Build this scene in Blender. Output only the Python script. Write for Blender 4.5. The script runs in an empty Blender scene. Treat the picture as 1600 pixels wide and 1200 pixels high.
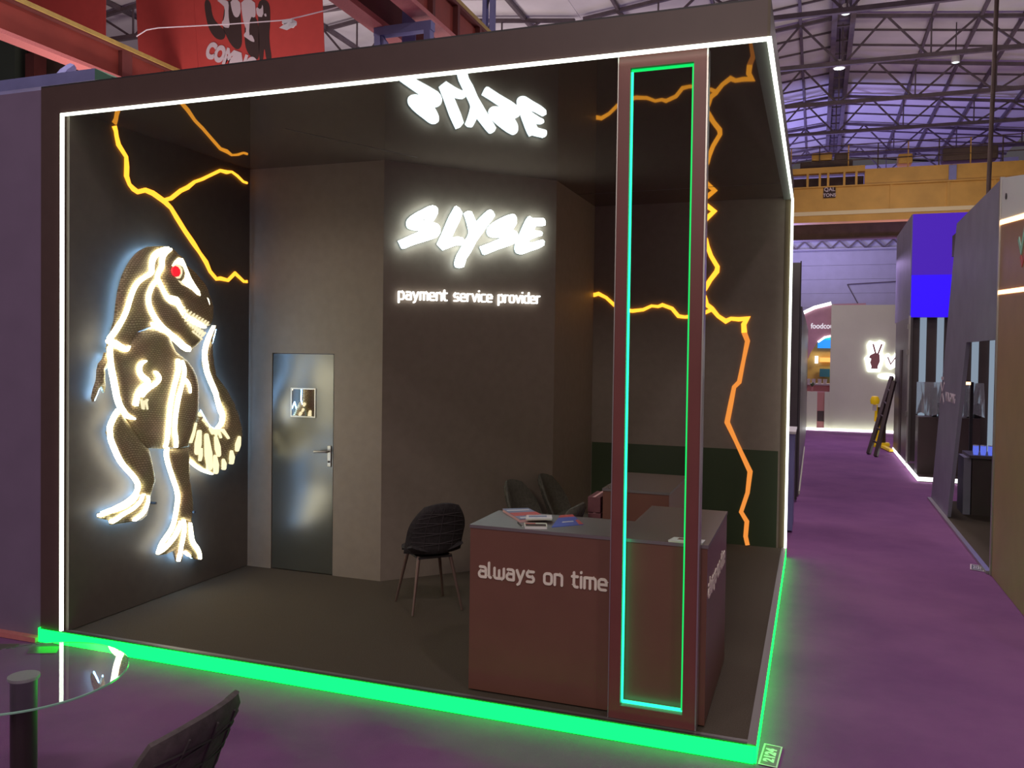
import bpy, bmesh, math, random, json
from mathutils import Vector, Matrix
from mathutils.geometry import delaunay_2d_cdt, tessellate_polygon
random.seed(7)
sc = bpy.context.scene
COL = sc.collection
PI = math.pi

# ---------------------------------------------------------------- camera
cam_d = bpy.data.cameras.new('camera'); cam = bpy.data.objects.new('camera', cam_d); COL.objects.link(cam)
cam_d.sensor_width = 36.0; cam_d.lens = 1317.75 / 1600 * 36.0
cam_d.shift_y = -20.46 / 1600; cam_d.shift_x = -0.48 / 1600
cam_d.clip_start = 0.05; cam_d.clip_end = 300
def cam_matrix(loc, yaw, pitch, roll):
    cy, sy, cp, sp = math.cos(yaw), math.sin(yaw), math.cos(pitch), math.sin(pitch)
    f = Vector((sy*cp, cy*cp, sp)); r = Vector((cy, -sy, 0)); u = r.cross(f)
    c, s = math.cos(roll), math.sin(roll)
    r2 = c*r + s*u; u2 = -s*r + c*u
    m = Matrix((r2, u2, -f)).transposed().to_4x4(); m.translation = loc
    return m
cam.matrix_world = cam_matrix(Vector((5.252, -4.572, 2.151)), math.radians(-19.743), math.radians(-1.298), math.radians(0.786))
sc.camera = cam

# ---------------------------------------------------------------- world, exposure, hall lamps' light and added fills
w = bpy.data.worlds.new('hall_air'); sc.world = w; w.use_nodes = True
w.node_tree.nodes['Background'].inputs[0].default_value = (0.80, 0.70, 0.78, 1)
w.node_tree.nodes['Background'].inputs[1].default_value = 0.085
sc.view_settings.view_transform = 'Standard'; sc.view_settings.look = 'None'
sc.view_settings.gamma = 1.0; sc.view_settings.use_curve_mapping = False
sc.view_settings.exposure = 0.0
def area(name, loc, rot, size, power, color, sy=None, spread=PI):
    l = bpy.data.lights.new(name, 'AREA'); l.energy = power; l.color = color; l.size = size
    if sy: l.shape = 'RECTANGLE'; l.size_y = sy
    l.spread = spread
    o = bpy.data.objects.new(name, l); o.location = loc; o.rotation_euler = rot; COL.objects.link(o); return o
# high-bay lamps under the trusses along the hall (only those beyond the booth are in view)
for i, (x, y) in enumerate([(5.9, -8), (0.0, -10), (10.5, -6), (-9, 7), (5.9, 4), (5.9, 14), (5.9, 24.1), (9.75, 29.3)]):
    area('high_bay_light', (x, y, 12.3), (0, 0, 0), 1.2, 240, (1.0, 0.86, 0.92))
# blue washes of neighbouring stands on the roof; the rest are added fills
area('blue_uplight', (3.0, 42.0, 5.0), (PI, 0, 0), 2.0, 1000, (0.42, 0.38, 1.0))
area('blue_uplight', (9.0, 38.0, 5.0), (PI, 0, 0), 2.0, 150, (0.55, 0.32, 1.0))
area('roof_fill', (6.0, 22.5, 4.6), (PI, 0, 0), 3.0, 105, (1.0, 0.94, 0.90))  # this and the next ones: unseen fills added to brighten the roof
area('roof_fill', (12.0, 26.0, 4.6), (PI, 0, 0), 3.0, 120, (1.0, 0.90, 0.84))
area('roof_fill', (-2.0, 18.0, 4.6), (PI, 0, 0), 3.0, 220, (1.0, 0.86, 0.86))
area('roof_fill', (-11.0, 13.0, 4.6), (PI, 0, 0), 3.0, 420, (1.0, 0.84, 0.80))
area('roof_fill', (-8.0, 24.0, 6.0), (PI, 0, 0), 3.0, 340, (1.0, 0.88, 0.86))
area('end_wall_fill', (5.0, 44.0, 9.0), (math.radians(70), 0, 0), 3.0, 210, (0.84, 0.76, 1.0))  # added light that lifts the end wall, no real lamp
area('side_fill', (1.0, 9.0, 10.0), (math.radians(55), 0, math.radians(-100)), 2.0, 130, (1.0, 0.86, 0.84))  # unseen fill added from the side of the hall
area('violet_fill', (6.0, 17.5, 4.4), (0, 0, 0), 1.5, 45, (0.62, 0.45, 1.0))  # added to tint the far carpet violet, no fixture there
area('front_fill', (4.0, -16.0, 8.5), (math.radians(66), 0, 0), 3.0, 380, (1.0, 0.84, 0.74))  # unseen fill added behind the camera for booth front and interior
area('crane_fill', (7.5, 24.0, 4.2), (math.radians(105), 0, 0), 1.5, 190, (1.0, 0.86, 0.58))  # added fill aimed at the crane, no such lamp stands there

# ---------------------------------------------------------------- materials
def mat(name, col, rough=0.6, metal=0.0, spec=0.5, noise=0.0, nscale=30.0, bump=0.0, bscale=80.0, emit=None, es=0.0, coat=0.0, trans=0.0, ior=1.5):
    m = bpy.data.materials.new(name); m.use_nodes = True
    nt = m.node_tree; b = nt.nodes['Principled BSDF']
    b.inputs['Base Color'].default_value = (*col, 1); b.inputs['Roughness'].default_value = rough
    b.inputs['Metallic'].default_value = metal; b.inputs['Specular IOR Level'].default_value = spec
    b.inputs['IOR'].default_value = ior
    if coat: b.inputs['Coat Weight'].default_value = coat
    if trans: b.inputs['Transmission Weight'].default_value = trans
    if emit: b.inputs['Emission Color'].default_value = (*emit, 1); b.inputs['Emission Strength'].default_value = es
    tc = nt.nodes.new('ShaderNodeTexCoord')
    if noise:
        n = nt.nodes.new('ShaderNodeTexNoise'); n.inputs['Scale'].default_value = nscale; n.inputs['Detail'].default_value = 6
        r = nt.nodes.new('ShaderNodeMapRange'); r.inputs['From Min'].default_value = 0.3; r.inputs['From Max'].default_value = 0.7
        r.inputs['To Min'].default_value = 1 - noise; r.inputs['To Max'].default_value = 1 + noise
        mx = nt.nodes.new('ShaderNodeMix'); mx.data_type = 'RGBA'; mx.blend_type = 'MULTIPLY'; mx.inputs['Factor'].default_value = 1
        mx.inputs['A'].default_value = (*col, 1)
        nt.links.new(tc.outputs['Object'], n.inputs['Vector']); nt.links.new(n.outputs['Fac'], r.inputs['Value'])
        nt.links.new(r.outputs['Result'], mx.inputs['B']); nt.links.new(mx.outputs['Result'], b.inputs['Base Color'])
    if bump:
        n2 = nt.nodes.new('ShaderNodeTexNoise'); n2.inputs['Scale'].default_value = bscale; n2.inputs['Detail'].default_value = 5
        bp = nt.nodes.new('ShaderNodeBump'); bp.inputs['Strength'].default_value = bump; bp.inputs['Distance'].default_value = 0.01
        nt.links.new(tc.outputs['Object'], n2.inputs['Vector']); nt.links.new(n2.outputs['Fac'], bp.inputs['Height'])
        nt.links.new(bp.outputs['Normal'], b.inputs['Normal'])
    return m
def glow(name, col, s):
    return mat(name, (0.03, 0.03, 0.03), 0.5, spec=0.2, emit=col, es=s)

M = {}
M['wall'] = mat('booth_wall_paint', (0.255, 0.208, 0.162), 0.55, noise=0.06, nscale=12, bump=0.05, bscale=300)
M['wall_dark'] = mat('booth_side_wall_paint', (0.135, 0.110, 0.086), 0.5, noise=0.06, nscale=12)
M['fascia'] = mat('fascia_laminate', (0.095, 0.056, 0.048), 0.42, noise=0.05, nscale=9)
M['fascia_side'] = mat('fascia_side_laminate', (0.12, 0.088, 0.048), 0.5, noise=0.05)
M['soffit'] = mat('soffit_paint', (0.11, 0.115, 0.10), 0.6)
M['stretch'] = mat('gloss_stretch_ceiling', (0.085, 0.064, 0.050), 0.02, spec=0.5, ior=1.5)
M['deck'] = mat('booth_carpet', (0.105, 0.085, 0.062), 0.95, spec=0.1, noise=0.18, nscale=160, bump=0.5, bscale=700)
M['alu'] = mat('aluminium_edge', (0.55, 0.53, 0.50), 0.35, metal=0.9)
M['alu_dull'] = mat('dull_aluminium_edge', (0.20, 0.185, 0.17), 0.5, metal=0.5)
M['column'] = mat('column_laminate', (0.21, 0.064, 0.054), 0.36, noise=0.06, nscale=5)
M['counter'] = mat('counter_laminate', (0.185, 0.080, 0.054), 0.38, noise=0.05, nscale=5)
M['counter_side'] = M['counter']
M['counter_top'] = mat('counter_gloss_top', (0.070, 0.045, 0.038), 0.46, spec=1.0, ior=2.15, noise=0.03)
M['letter'] = mat('cream_lettering', (0.92, 0.82, 0.68), 0.6)
M['led_white'] = glow('white_led', (0.92, 1.0, 0.86), 3.4)
M['led_green'] = glow('green_led', (0.015, 1.0, 0.36), 2.6)
M['led_green_low'] = glow('green_led_dimmed', (0.0, 1.0, 0.17), 0.9)  # dimmer copy of the same strip, viewing angle put into the emission
M['acryl_green'] = glow('green_lit_acrylic', (0.0, 1.0, 0.040), 7.0)
M['orange'] = glow('orange_lit_channel', (1.0, 0.38, 0.025), 2.2)
M['orange_soft'] = glow('orange_lit_channel_soft', (1.0, 0.32, 0.05), 0.9)
M['logo'] = glow('white_lit_letter', (0.86, 1.0, 0.98), 9.0)
M['halo'] = glow('letter_back_light', (0.50, 0.85, 1.0), 1.1)
M['tag'] = glow('warm_white_lit_letter', (1.0, 0.97, 0.92), 2.0)
M['strip'] = glow('warm_white_strip', (1.0, 0.93, 0.66), 8.0)
M['tooth'] = glow('cream_lit_tooth', (1.0, 0.88, 0.55), 1.0)
M['scute'] = glow('cream_lit_scute', (1.0, 0.88, 0.52), 1.25)
M['back'] = glow('cool_backlight', (0.28, 0.56, 1.0), 19.0)
M['eye'] = glow('red_lit_eye', (1.0, 0.015, 0.03), 1.1)
M['door'] = mat('door_grey_paint', (0.060, 0.062, 0.050), 0.24, spec=0.9, ior=1.75, noise=0.03, nscale=4)
M['pane'] = mat('dark_mirror_pane', (0.75, 0.72, 0.70), 0.02, metal=1.0)
M['steel'] = mat('brushed_steel', (0.45, 0.43, 0.40), 0.3, metal=1.0)
M['dark'] = mat('dark_plastic', (0.035, 0.030, 0.030), 0.5, noise=0.1)
M['hall'] = mat('hall_wall_sheet', (0.52, 0.50, 0.62), 0.8, noise=0.05, nscale=2)
M['roof'] = mat('roof_sheet', (0.70, 0.66, 0.68), 0.85, noise=0.10, nscale=0.7)
M['truss'] = mat('truss_steel', (0.135, 0.105, 0.12), 0.6, noise=0.2, nscale=3)
M['crane'] = mat('crane_yellow_paint', (0.66, 0.37, 0.07), 0.55, noise=0.12, nscale=1.2)
M['crane_highlight'] = mat('crane_highlight_paint', (0.85, 0.72, 0.42), 0.6)
M['crane_dark'] = mat('crane_brown_paint', (0.10, 0.065, 0.05), 0.7, noise=0.25, nscale=2)
M['red'] = mat('red_beam_paint', (0.34, 0.065, 0.045), 0.6, noise=0.12, nscale=1.5)
M['red_dark'] = mat('dark_red_beam_paint', (0.16, 0.04, 0.035), 0.7, noise=0.15, nscale=1.5)
M['pink'] = mat('pale_red_flange', (0.62, 0.20, 0.19), 0.6, noise=0.08)
M['rail'] = mat('yellow_rail_paint', (0.50, 0.36, 0.10), 0.6, noise=0.15, nscale=4)
M['blue'] = mat('blue_steel_paint', (0.24, 0.25, 0.50), 0.6, noise=0.1, nscale=2)
M['banner'] = mat('red_banner_cloth', (0.58, 0.065, 0.055), 0.8, noise=0.05, nscale=3)
M['black_print'] = mat('black_print', (0.055, 0.030, 0.028), 0.8)
M['white_print'] = mat('white_print', (0.72, 0.62, 0.66), 0.8)
M['purple_wall'] = mat('purple_grey_panel', (0.220, 0.160, 0.250), 0.55, noise=0.06, nscale=3)
M['fabric'] = mat('charcoal_velvet', (0.046, 0.040, 0.040), 0.85, spec=0.2, noise=0.22, nscale=40, bump=0.25, bscale=500)
M['fabric_near'] = mat('grey_brown_velvet', (0.100, 0.082, 0.080), 0.85, spec=0.2, noise=0.2, nscale=40, bump=0.25, bscale=500)
M['seam'] = mat('seam_thread', (0.055, 0.045, 0.045), 0.9)
M['fabric_lit'] = mat('lit_grey_velvet', (0.10, 0.094, 0.074), 0.8, spec=0.2, noise=0.2, nscale=40, bump=0.2, bscale=500)  # greenish-grey lit look put into the velvet colour
M['leg'] = mat('bronze_leg_metal', (0.24, 0.16, 0.13), 0.4, metal=0.6)
M['glass'] = mat('clear_glass', (0.93, 1.0, 0.96), 0.0, trans=1.0, ior=1.5)
M['edge'] = mat('green_glass_edge', (0.30, 0.55, 0.42), 0.1, spec=0.8)
M['post'] = mat('black_table_post', (0.035, 0.026, 0.022), 0.3, spec=0.6)
M['white'] = mat('white_paint', (0.75, 0.73, 0.72), 0.6)
M['cream'] = mat('cream_panel', (0.74, 0.76, 0.56), 0.25, noise=0.03, nscale=2)
M['pinkwall'] = mat('pink_panel', (0.62, 0.34, 0.42), 0.7, noise=0.06, nscale=5)
M['grey_panel'] = mat('grey_violet_panel', (0.27, 0.255, 0.33), 0.5, noise=0.10, nscale=2.5)
M['brown_panel'] = mat('brown_gloss_panel', (0.40, 0.21, 0.115), 0.4, noise=0.05, nscale=4)
M['dark_wall'] = mat('dark_brown_panel', (0.075, 0.050, 0.046), 0.5, noise=0.1, nscale=3)
M['greydark'] = mat('dark_grey_panel', (0.12, 0.105, 0.10), 0.35, noise=0.08, nscale=3)
M['blue_sign'] = glow('blue_lit_face', (0.030, 0.0, 1.0), 1.0)
M['violet_sign'] = glow('violet_lit_face', (0.075, 0.012, 0.55), 0.8)
M['strip_cool'] = glow('cool_lit_panel', (0.30, 0.38, 0.48), 0.75)
M['orange_led'] = glow('amber_led', (1.0, 0.60, 0.28), 3.5)
M['white_lit'] = glow('white_lit_sign', (1.0, 0.99, 0.97), 3.0)
M['skin_print'] = mat('skin_tone_print', (0.45, 0.20, 0.17), 0.7)
M['yellow'] = mat('yellow_glowing_paint', (0.85, 0.55, 0.02), 0.4, emit=(1.0, 0.65, 0.0), es=0.15)  # slight emission added to brighten the paint, the machine is no lamp
M['wrap'] = mat('plastic_wrap_film', (0.80, 0.84, 0.86), 0.25, trans=0.75, ior=1.05)
M['red_paper'] = mat('red_cover', (0.62, 0.10, 0.09), 0.45, noise=0.1)
M['blue_paper'] = mat('blue_cover', (0.10, 0.15, 0.55), 0.4)
M['grey_paper'] = mat('grey_blue_cover', (0.24, 0.28, 0.42), 0.4)
M['pale_paper'] = mat('pale_paper', (0.72, 0.74, 0.58), 0.6)
M['white_paper'] = mat('white_paper_stock', (0.80, 0.78, 0.76), 0.6)
M['pale_pink'] = mat('pink_page_edge', (0.78, 0.45, 0.43), 0.6)
M['rosy'] = mat('dusty_red_box', (0.16, 0.055, 0.06), 0.6, noise=0.1)
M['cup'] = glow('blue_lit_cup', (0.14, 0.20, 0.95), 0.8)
M['screen'] = glow('blue_screen_face', (0.01, 0.30, 1.0), 1.1)
M['cyan'] = glow('cyan_screen_face', (0.0, 0.75, 0.85), 0.9)
M['amber'] = glow('amber_lit_shelf', (1.0, 0.42, 0.10), 1.5)
M['ochre'] = mat('ochre_wall', (0.55, 0.36, 0.10), 0.6, noise=0.05)
M['leafgreen'] = mat('leaf_green', (0.10, 0.16, 0.06), 0.6, noise=0.2)
M['salmon'] = mat('salmon_counter', (0.60, 0.27, 0.24), 0.6)

# carpet of the hall: purple, with soft ripples, seams and worn tint
def carpet_mat():
    m = mat('purple_hall_carpet', (0.26, 0.105, 0.245), 0.95, spec=0.15)
    nt = m.node_tree; b = nt.nodes['Principled BSDF']; tc = nt.nodes.new('ShaderNodeTexCoord')
    n = nt.nodes.new('ShaderNodeTexNoise'); n.inputs['Scale'].default_value = 0.8; n.inputs['Detail'].default_value = 8; n.inputs['Roughness'].default_value = 0.6
    r = nt.nodes.new('ShaderNodeValToRGB'); r.color_ramp.elements[0].color = (0.205, 0.082, 0.215, 1); r.color_ramp.elements[1].color = (0.275, 0.115, 0.265, 1)
    r.color_ramp.elements[0].position = 0.35; r.color_ramp.elements[1].position = 0.65
    n2 = nt.nodes.new('ShaderNodeTexNoise'); n2.inputs['Scale'].default_value = 260; n2.inputs['Detail'].default_value = 3
    w1 = nt.nodes.new('ShaderNodeTexNoise'); w1.inputs['Scale'].default_value = 2.4; w1.inputs['Detail'].default_value = 2
    ad = nt.nodes.new('ShaderNodeMath'); ad.operation = 'MULTIPLY_ADD'; ad.inputs[1].default_value = 0.10
    bp = nt.nodes.new('ShaderNodeBump'); bp.inputs['Strength'].default_value = 0.6; bp.inputs['Distance'].default_value = 0.04
    L = nt.links.new
    L(tc.outputs['Object'], n.inputs['Vector']); L(n.outputs['Fac'], r.inputs['Fac']); L(r.outputs['Color'], b.inputs['Base Color'])
    L(tc.outputs['Object'], n2.inputs['Vector']); L(tc.outputs['Object'], w1.inputs['Vector'])
    L(n2.outputs['Fac'], ad.inputs[0]); L(w1.outputs['Fac'], ad.inputs[2]); L(ad.outputs[0], bp.inputs['Height']); L(bp.outputs['Normal'], b.inputs['Normal'])
    return m
M['carpet'] = carpet_mat()
# hide of the relief: bronze skin with rows of small scales
def hide_mat():
    m = mat('bronze_scaled_hide', (0.42, 0.32, 0.18), 0.42, metal=0.15)
    nt = m.node_tree; b = nt.nodes['Principled BSDF']; tc = nt.nodes.new('ShaderNodeTexCoord')
    sp = nt.nodes.new('ShaderNodeSeparateXYZ'); cb = nt.nodes.new('ShaderNodeCombineXYZ')
    br = nt.nodes.new('ShaderNodeTexBrick'); br.inputs['Scale'].default_value = 21
    br.inputs['Color1'].default_value = (0.90, 0.75, 0.45, 1); br.inputs['Color2'].default_value = (0.74, 0.60, 0.35, 1); br.inputs['Mortar'].default_value = (0.40, 0.30, 0.16, 1)
    br.inputs['Mortar Size'].default_value = 0.06; br.inputs['Brick Width'].default_value = 0.62; br.inputs['Row Height'].default_value = 0.34
    n = nt.nodes.new('ShaderNodeTexNoise'); n.inputs['Scale'].default_value = 5
    mx = nt.nodes.new('ShaderNodeMix'); mx.data_type = 'RGBA'; mx.blend_type = 'MULTIPLY'; mx.inputs['Factor'].default_value = 0.3
    bp = nt.nodes.new('ShaderNodeBump'); bp.inputs['Strength'].default_value = 0.5; bp.inputs['Distance'].default_value = 0.005; bp.invert = True
    L = nt.links.new
    L(tc.outputs['Object'], sp.inputs[0]); L(sp.outputs['Y'], cb.inputs['X']); L(sp.outputs['Z'], cb.inputs['Y'])
    nd = nt.nodes.new('ShaderNodeTexNoise'); nd.inputs['Scale'].default_value = 1.6; L(tc.outputs['Object'], nd.inputs['Vector'])
    vm = nt.nodes.new('ShaderNodeVectorMath'); vm.operation = 'MULTIPLY_ADD'; vm.inputs[1].default_value = (0.25, 0.25, 0)
    L(nd.outputs['Color'], vm.inputs[0]); L(cb.outputs[0], vm.inputs[2]); L(vm.outputs[0], br.inputs['Vector'])
    L(tc.outputs['Object'], n.inputs['Vector']); L(br.outputs['Color'], mx.inputs['A']); L(n.outputs['Color'], mx.inputs['B']); L(mx.outputs['Result'], b.inputs['Base Color'])
    L(br.outputs['Fac'], bp.inputs['Height']); L(bp.outputs['Normal'], b.inputs['Normal'])
    return m
M['hide'] = hide_mat()

# ---------------------------------------------------------------- helpers
def tag(o, label=None, cat=None, group=None, kind=None):
    if label: o['label'] = label
    if cat: o['category'] = cat
    if group: o['group'] = group
    if kind: o['kind'] = kind
    return o
def thing(name, loc, label, cat, group=None, rz=0.0):
    o = bpy.data.objects.new(name, None); COL.objects.link(o); o.location = loc; o.rotation_euler = (0, 0, rz)
    o.empty_display_size = 0.1
    return tag(o, label, cat, group)
def link(name, me, m, parent=None, local=False, label=None, kind=None):
    o = bpy.data.objects.new(name, me); COL.objects.link(o)
    if m is not None and not me.materials: me.materials.append(m)
    if parent is not None:
        o.parent = parent
        if not local:
            root = parent
            mats = []
            while root is not None:
                mats.append((root.matrix_parent_inverse, Matrix.LocRotScale(root.location, root.rotation_euler, None))); root = root.parent
            W = Matrix.Identity(4)
            for pi, b in reversed(mats): W = W @ pi @ b
            o.matrix_parent_inverse = W.inverted()
    tag(o, label, None, None, kind)
    return o
class MB:
    def __init__(s): s.v = []; s.f = []
    def add(s, vs, fs):
        k = len(s.v); s.v += [tuple(x) for x in vs]; s.f += [tuple(i + k for i in f) for f in fs]; return s
    def box(s, x0, x1, y0, y1, z0, z1, ch=0.0):
        if ch <= 0:
            return s.add([(x0,y0,z0),(x1,y0,z0),(x1,y1,z0),(x0,y1,z0),(x0,y0,z1),(x1,y0,z1),(x1,y1,z1),(x0,y1,z1)],
                         [(3,2,1,0),(4,5,6,7),(0,1,5,4),(1,2,6,5),(2,3,7,6),(3,0,4,7)])
        bm = bmesh.new(); bmesh.ops.create_cube(bm, size=1)
        for q in bm.verts: q.co = Vector(((x0+x1)/2 + q.co.x*(x1-x0), (y0+y1)/2 + q.co.y*(y1-y0), (z0+z1)/2 + q.co.z*(z1-z0)))
        bmesh.ops.bevel(bm, geom=bm.edges[:], offset=ch, segments=2, affect='EDGES', profile=0.6)
        bm.verts.index_update(); s.add([q.co for q in bm.verts], [[q.index for q in f.verts] for f in bm.faces]); bm.free(); return s
    def bar(s, a, b, wd, hg, up=(0,0,1)):
        a = Vector(a); b = Vector(b); d = (b-a).normalized(); up = Vector(up)
        if abs(d.dot(up)) > 0.98: up = Vector((0,1,0))
        x = d.cross(up).normalized()*wd/2; y = x.cross(d).normalized()*hg/2
        return s.add([a-x-y,a+x-y,a+x+y,a-x+y,b-x-y,b+x-y,b+x+y,b-x+y],[(0,1,2,3),(7,6,5,4),(0,4,5,1),(1,5,6,2),(2,6,7,3),(3,7,4,0)])
    def tube(s, pts, r, n=10, caps=True):
        pts = [Vector(p) for p in pts]; rs = r if isinstance(r, (list, tuple)) else [r]*len(pts)
        rings = []; k0 = len(s.v); up = None
        for i, p in enumerate(pts):
            d = (pts[min(i+1, len(pts)-1)] - pts[max(i-1, 0)]).normalized()
            if up is None: up = Vector((0,0,1)) if abs(d.z) < 0.9 else Vector((1,0,0))
            x = d.cross(up).normalized(); y = x.cross(d).normalized(); up = y
            rings.append([p + x*math.cos(2*PI*j/n)*rs[i] + y*math.sin(2*PI*j/n)*rs[i] for j in range(n)])
        vs = [q for rg in rings for q in rg]; fs = []
        for i in range(len(pts)-1):
            for j in range(n): fs.append((i*n+j, i*n+(j+1)%n, (i+1)*n+(j+1)%n, (i+1)*n+j))
        if caps: fs.append(tuple(reversed(range(n)))); fs.append(tuple((len(pts)-1)*n+j for j in range(n)))
        return s.add(vs, fs)
    def lathe(s, prof, c=(0,0,0), n=28):
        vs = []; fs = []
        for r, z in prof:
            for j in range(n): vs.append((c[0]+r*math.cos(2*PI*j/n), c[1]+r*math.sin(2*PI*j/n), c[2]+z))
        for i in range(len(prof)-1):
            for j in range(n): fs.append((i*n+j, i*n+(j+1)%n, (i+1)*n+(j+1)%n, (i+1)*n+j))
        fs.append(tuple(reversed(range(n)))); fs.append(tuple((len(prof)-1)*n+j for j in range(n)))
        return s.add(vs, fs)
    def me(s, name, smooth=False):
        m = bpy.data.meshes.new(name); m.from_pydata(s.v, [], s.f); m.update()
        bm = bmesh.new(); bm.from_mesh(m); bmesh.ops.recalc_face_normals(bm, faces=bm.faces[:]); bm.to_mesh(m); bm.free()
        if smooth:
            m.shade_smooth() if hasattr(m, 'shade_smooth') else None
            try: m.set_sharp_from_angle(angle=math.radians(40))
            except Exception: pass
        return m
    def build(s, name, m, parent=None, smooth=False, local=False, label=None, kind=None):
        return link(name, s.me(name, smooth), m, parent, local, label, kind)
# a plane in space: 2-D coordinates (u, v) plus a height w above it
class Pl:
    def __init__(s, o, u, v):
        s.o = Vector(o); s.u = Vector(u).normalized(); s.v = Vector(v).normalized(); s.n = s.u.cross(s.v)
    def __call__(s, a, b, w=0.0): return s.o + s.u*a + s.v*b + s.n*w
LEFT = Pl((0.235, 0, 0), (0,1,0), (0,0,1))            # left booth wall, normal +x
BACK = Pl((0, 4.84, 0), (1,0,0), (0,0,1))             # back wall, normal -y
du = Vector((1.2, 1.27, 0)).normalized()
DIAG = Pl((1.65, 2.06, 0), du, (0,0,1))
def yplane(y): return Pl((0, y, 0), (1,0,0), (0,0,1))
def poly_area(p): return sum(p[i][0]*p[(i+1)%len(p)][1]-p[(i+1)%len(p)][0]*p[i][1] for i in range(len(p)))/2
def slab(mb, pl, outline, w0, w1, holes=()):
    """flat plate with the given outline (and holes), from height w0 to w1 over the plane"""
    loops = [list(outline)] + [list(h) for h in holes]
    if poly_area(loops[0]) < 0: loops[0].reverse()
    for h in loops[1:]:
        if poly_area(h) > 0: h.reverse()
    flat = [p for l in loops for p in l]; n = len(flat)
    tris = tessellate_polygon([[Vector((p[0], p[1], 0)) for p in l] for l in loops])
    vs = [pl(p[0], p[1], w0) for p in flat] + [pl(p[0], p[1], w1) for p in flat]
    fs = []
    for t in tris:
        a = (flat[t[1]][0]-flat[t[0]][0])*(flat[t[2]][1]-flat[t[0]][1]) - (flat[t[1]][1]-flat[t[0]][1])*(flat[t[2]][0]-flat[t[0]][0])
        if abs(a) < 1e-10: continue
        if a < 0: t = (t[0], t[2], t[1])
        fs.append((t[0]+n, t[1]+n, t[2]+n)); fs.append((t[2], t[1], t[0]))
    k = 0
    for l in loops:
        m = len(l)
        for i in range(m):
            a, b = k+i, k+(i+1) % m
            fs.append((a, b, b+n, a+n))
        k += m
    return mb.add(vs, fs)
def outline_of(pts, ws, cap=0):
    """outline of a stroke of varying full width; cap = points of a round end"""
    P = [Vector((p[0], p[1])) for p in pts]; W = ws if isinstance(ws, (list, tuple)) else [ws]*len(P)
    Lf, Rt = [], []
    for i, p in enumerate(P):
        d0 = (P[i]-P[i-1]).normalized() if i > 0 else None
        d1 = (P[i+1]-P[i]).normalized() if i < len(P)-1 else None
        if d0 is None: d0 = d1
        if d1 is None: d1 = d0
        t = d0 + d1
        t = t.normalized() if t.length > 1e-6 else d0
        nn = Vector((-t.y, t.x)); c = max(0.55, nn.dot(Vector((-d0.y, d0.x))))
        Lf.append(p + nn*W[i]/2/c); Rt.append(p - nn*W[i]/2/c)
    e = []; b = []
    if cap:
        def arc(c, d, r):
            a0 = math.atan2(d.y, d.x)
            return [Vector((c.x+r*math.cos(a0+PI/2-PI*k/(cap+1)), c.y+r*math.sin(a0+PI/2-PI*k/(cap+1)))) for k in range(1, cap+1)]
        e = arc(P[-1], (P[-1]-P[-2]).normalized(), W[-1]/2); b = arc(P[0], (P[0]-P[1]).normalized(), W[0]/2)
    return [tuple(q) for q in Lf + e + Rt[::-1] + b]
def stroke(mb, pl, pts, ws, w0, w1, cap=0):
    """a stroke as a slab built of quads, so that sharp bends never fold"""
    o = outline_of(pts, ws, 0); n = len(pts); Lf = o[:n]; Rt = o[n:][::-1]
    vs = []; fs = []
    for i in range(n):
        h0, h1 = (w0[i], w1[i]) if isinstance(w1, (list, tuple)) else (w0, w1)
        vs += [pl(*Lf[i], h0), pl(*Rt[i], h0), pl(*Rt[i], h1), pl(*Lf[i], h1)]
    for i in range(n-1):
        a, b = 4*i, 4*i+4
        for j in range(4): fs.append((a+j, a+(j+1) % 4, b+(j+1) % 4, b+j))
    fs += [(0,1,2,3), (4*n-1, 4*n-2, 4*n-3, 4*n-4)]
    mb.add(vs, fs)
    if cap:
        W = ws if isinstance(ws, (list, tuple)) else [ws]*n
        for i in (0, n-1):
            c = pts[i]; r = W[i]/2
            slab(mb, pl, [(c[0]+r*math.cos(2*PI*k/10), c[1]+r*math.sin(2*PI*k/10)) for k in range(10)], w0[i] if isinstance(w1, (list, tuple)) else w0, (w1[i] if isinstance(w1, (list, tuple)) else w1) + (0.0002 if i == 0 else 0.00035))
    return mb
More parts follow.
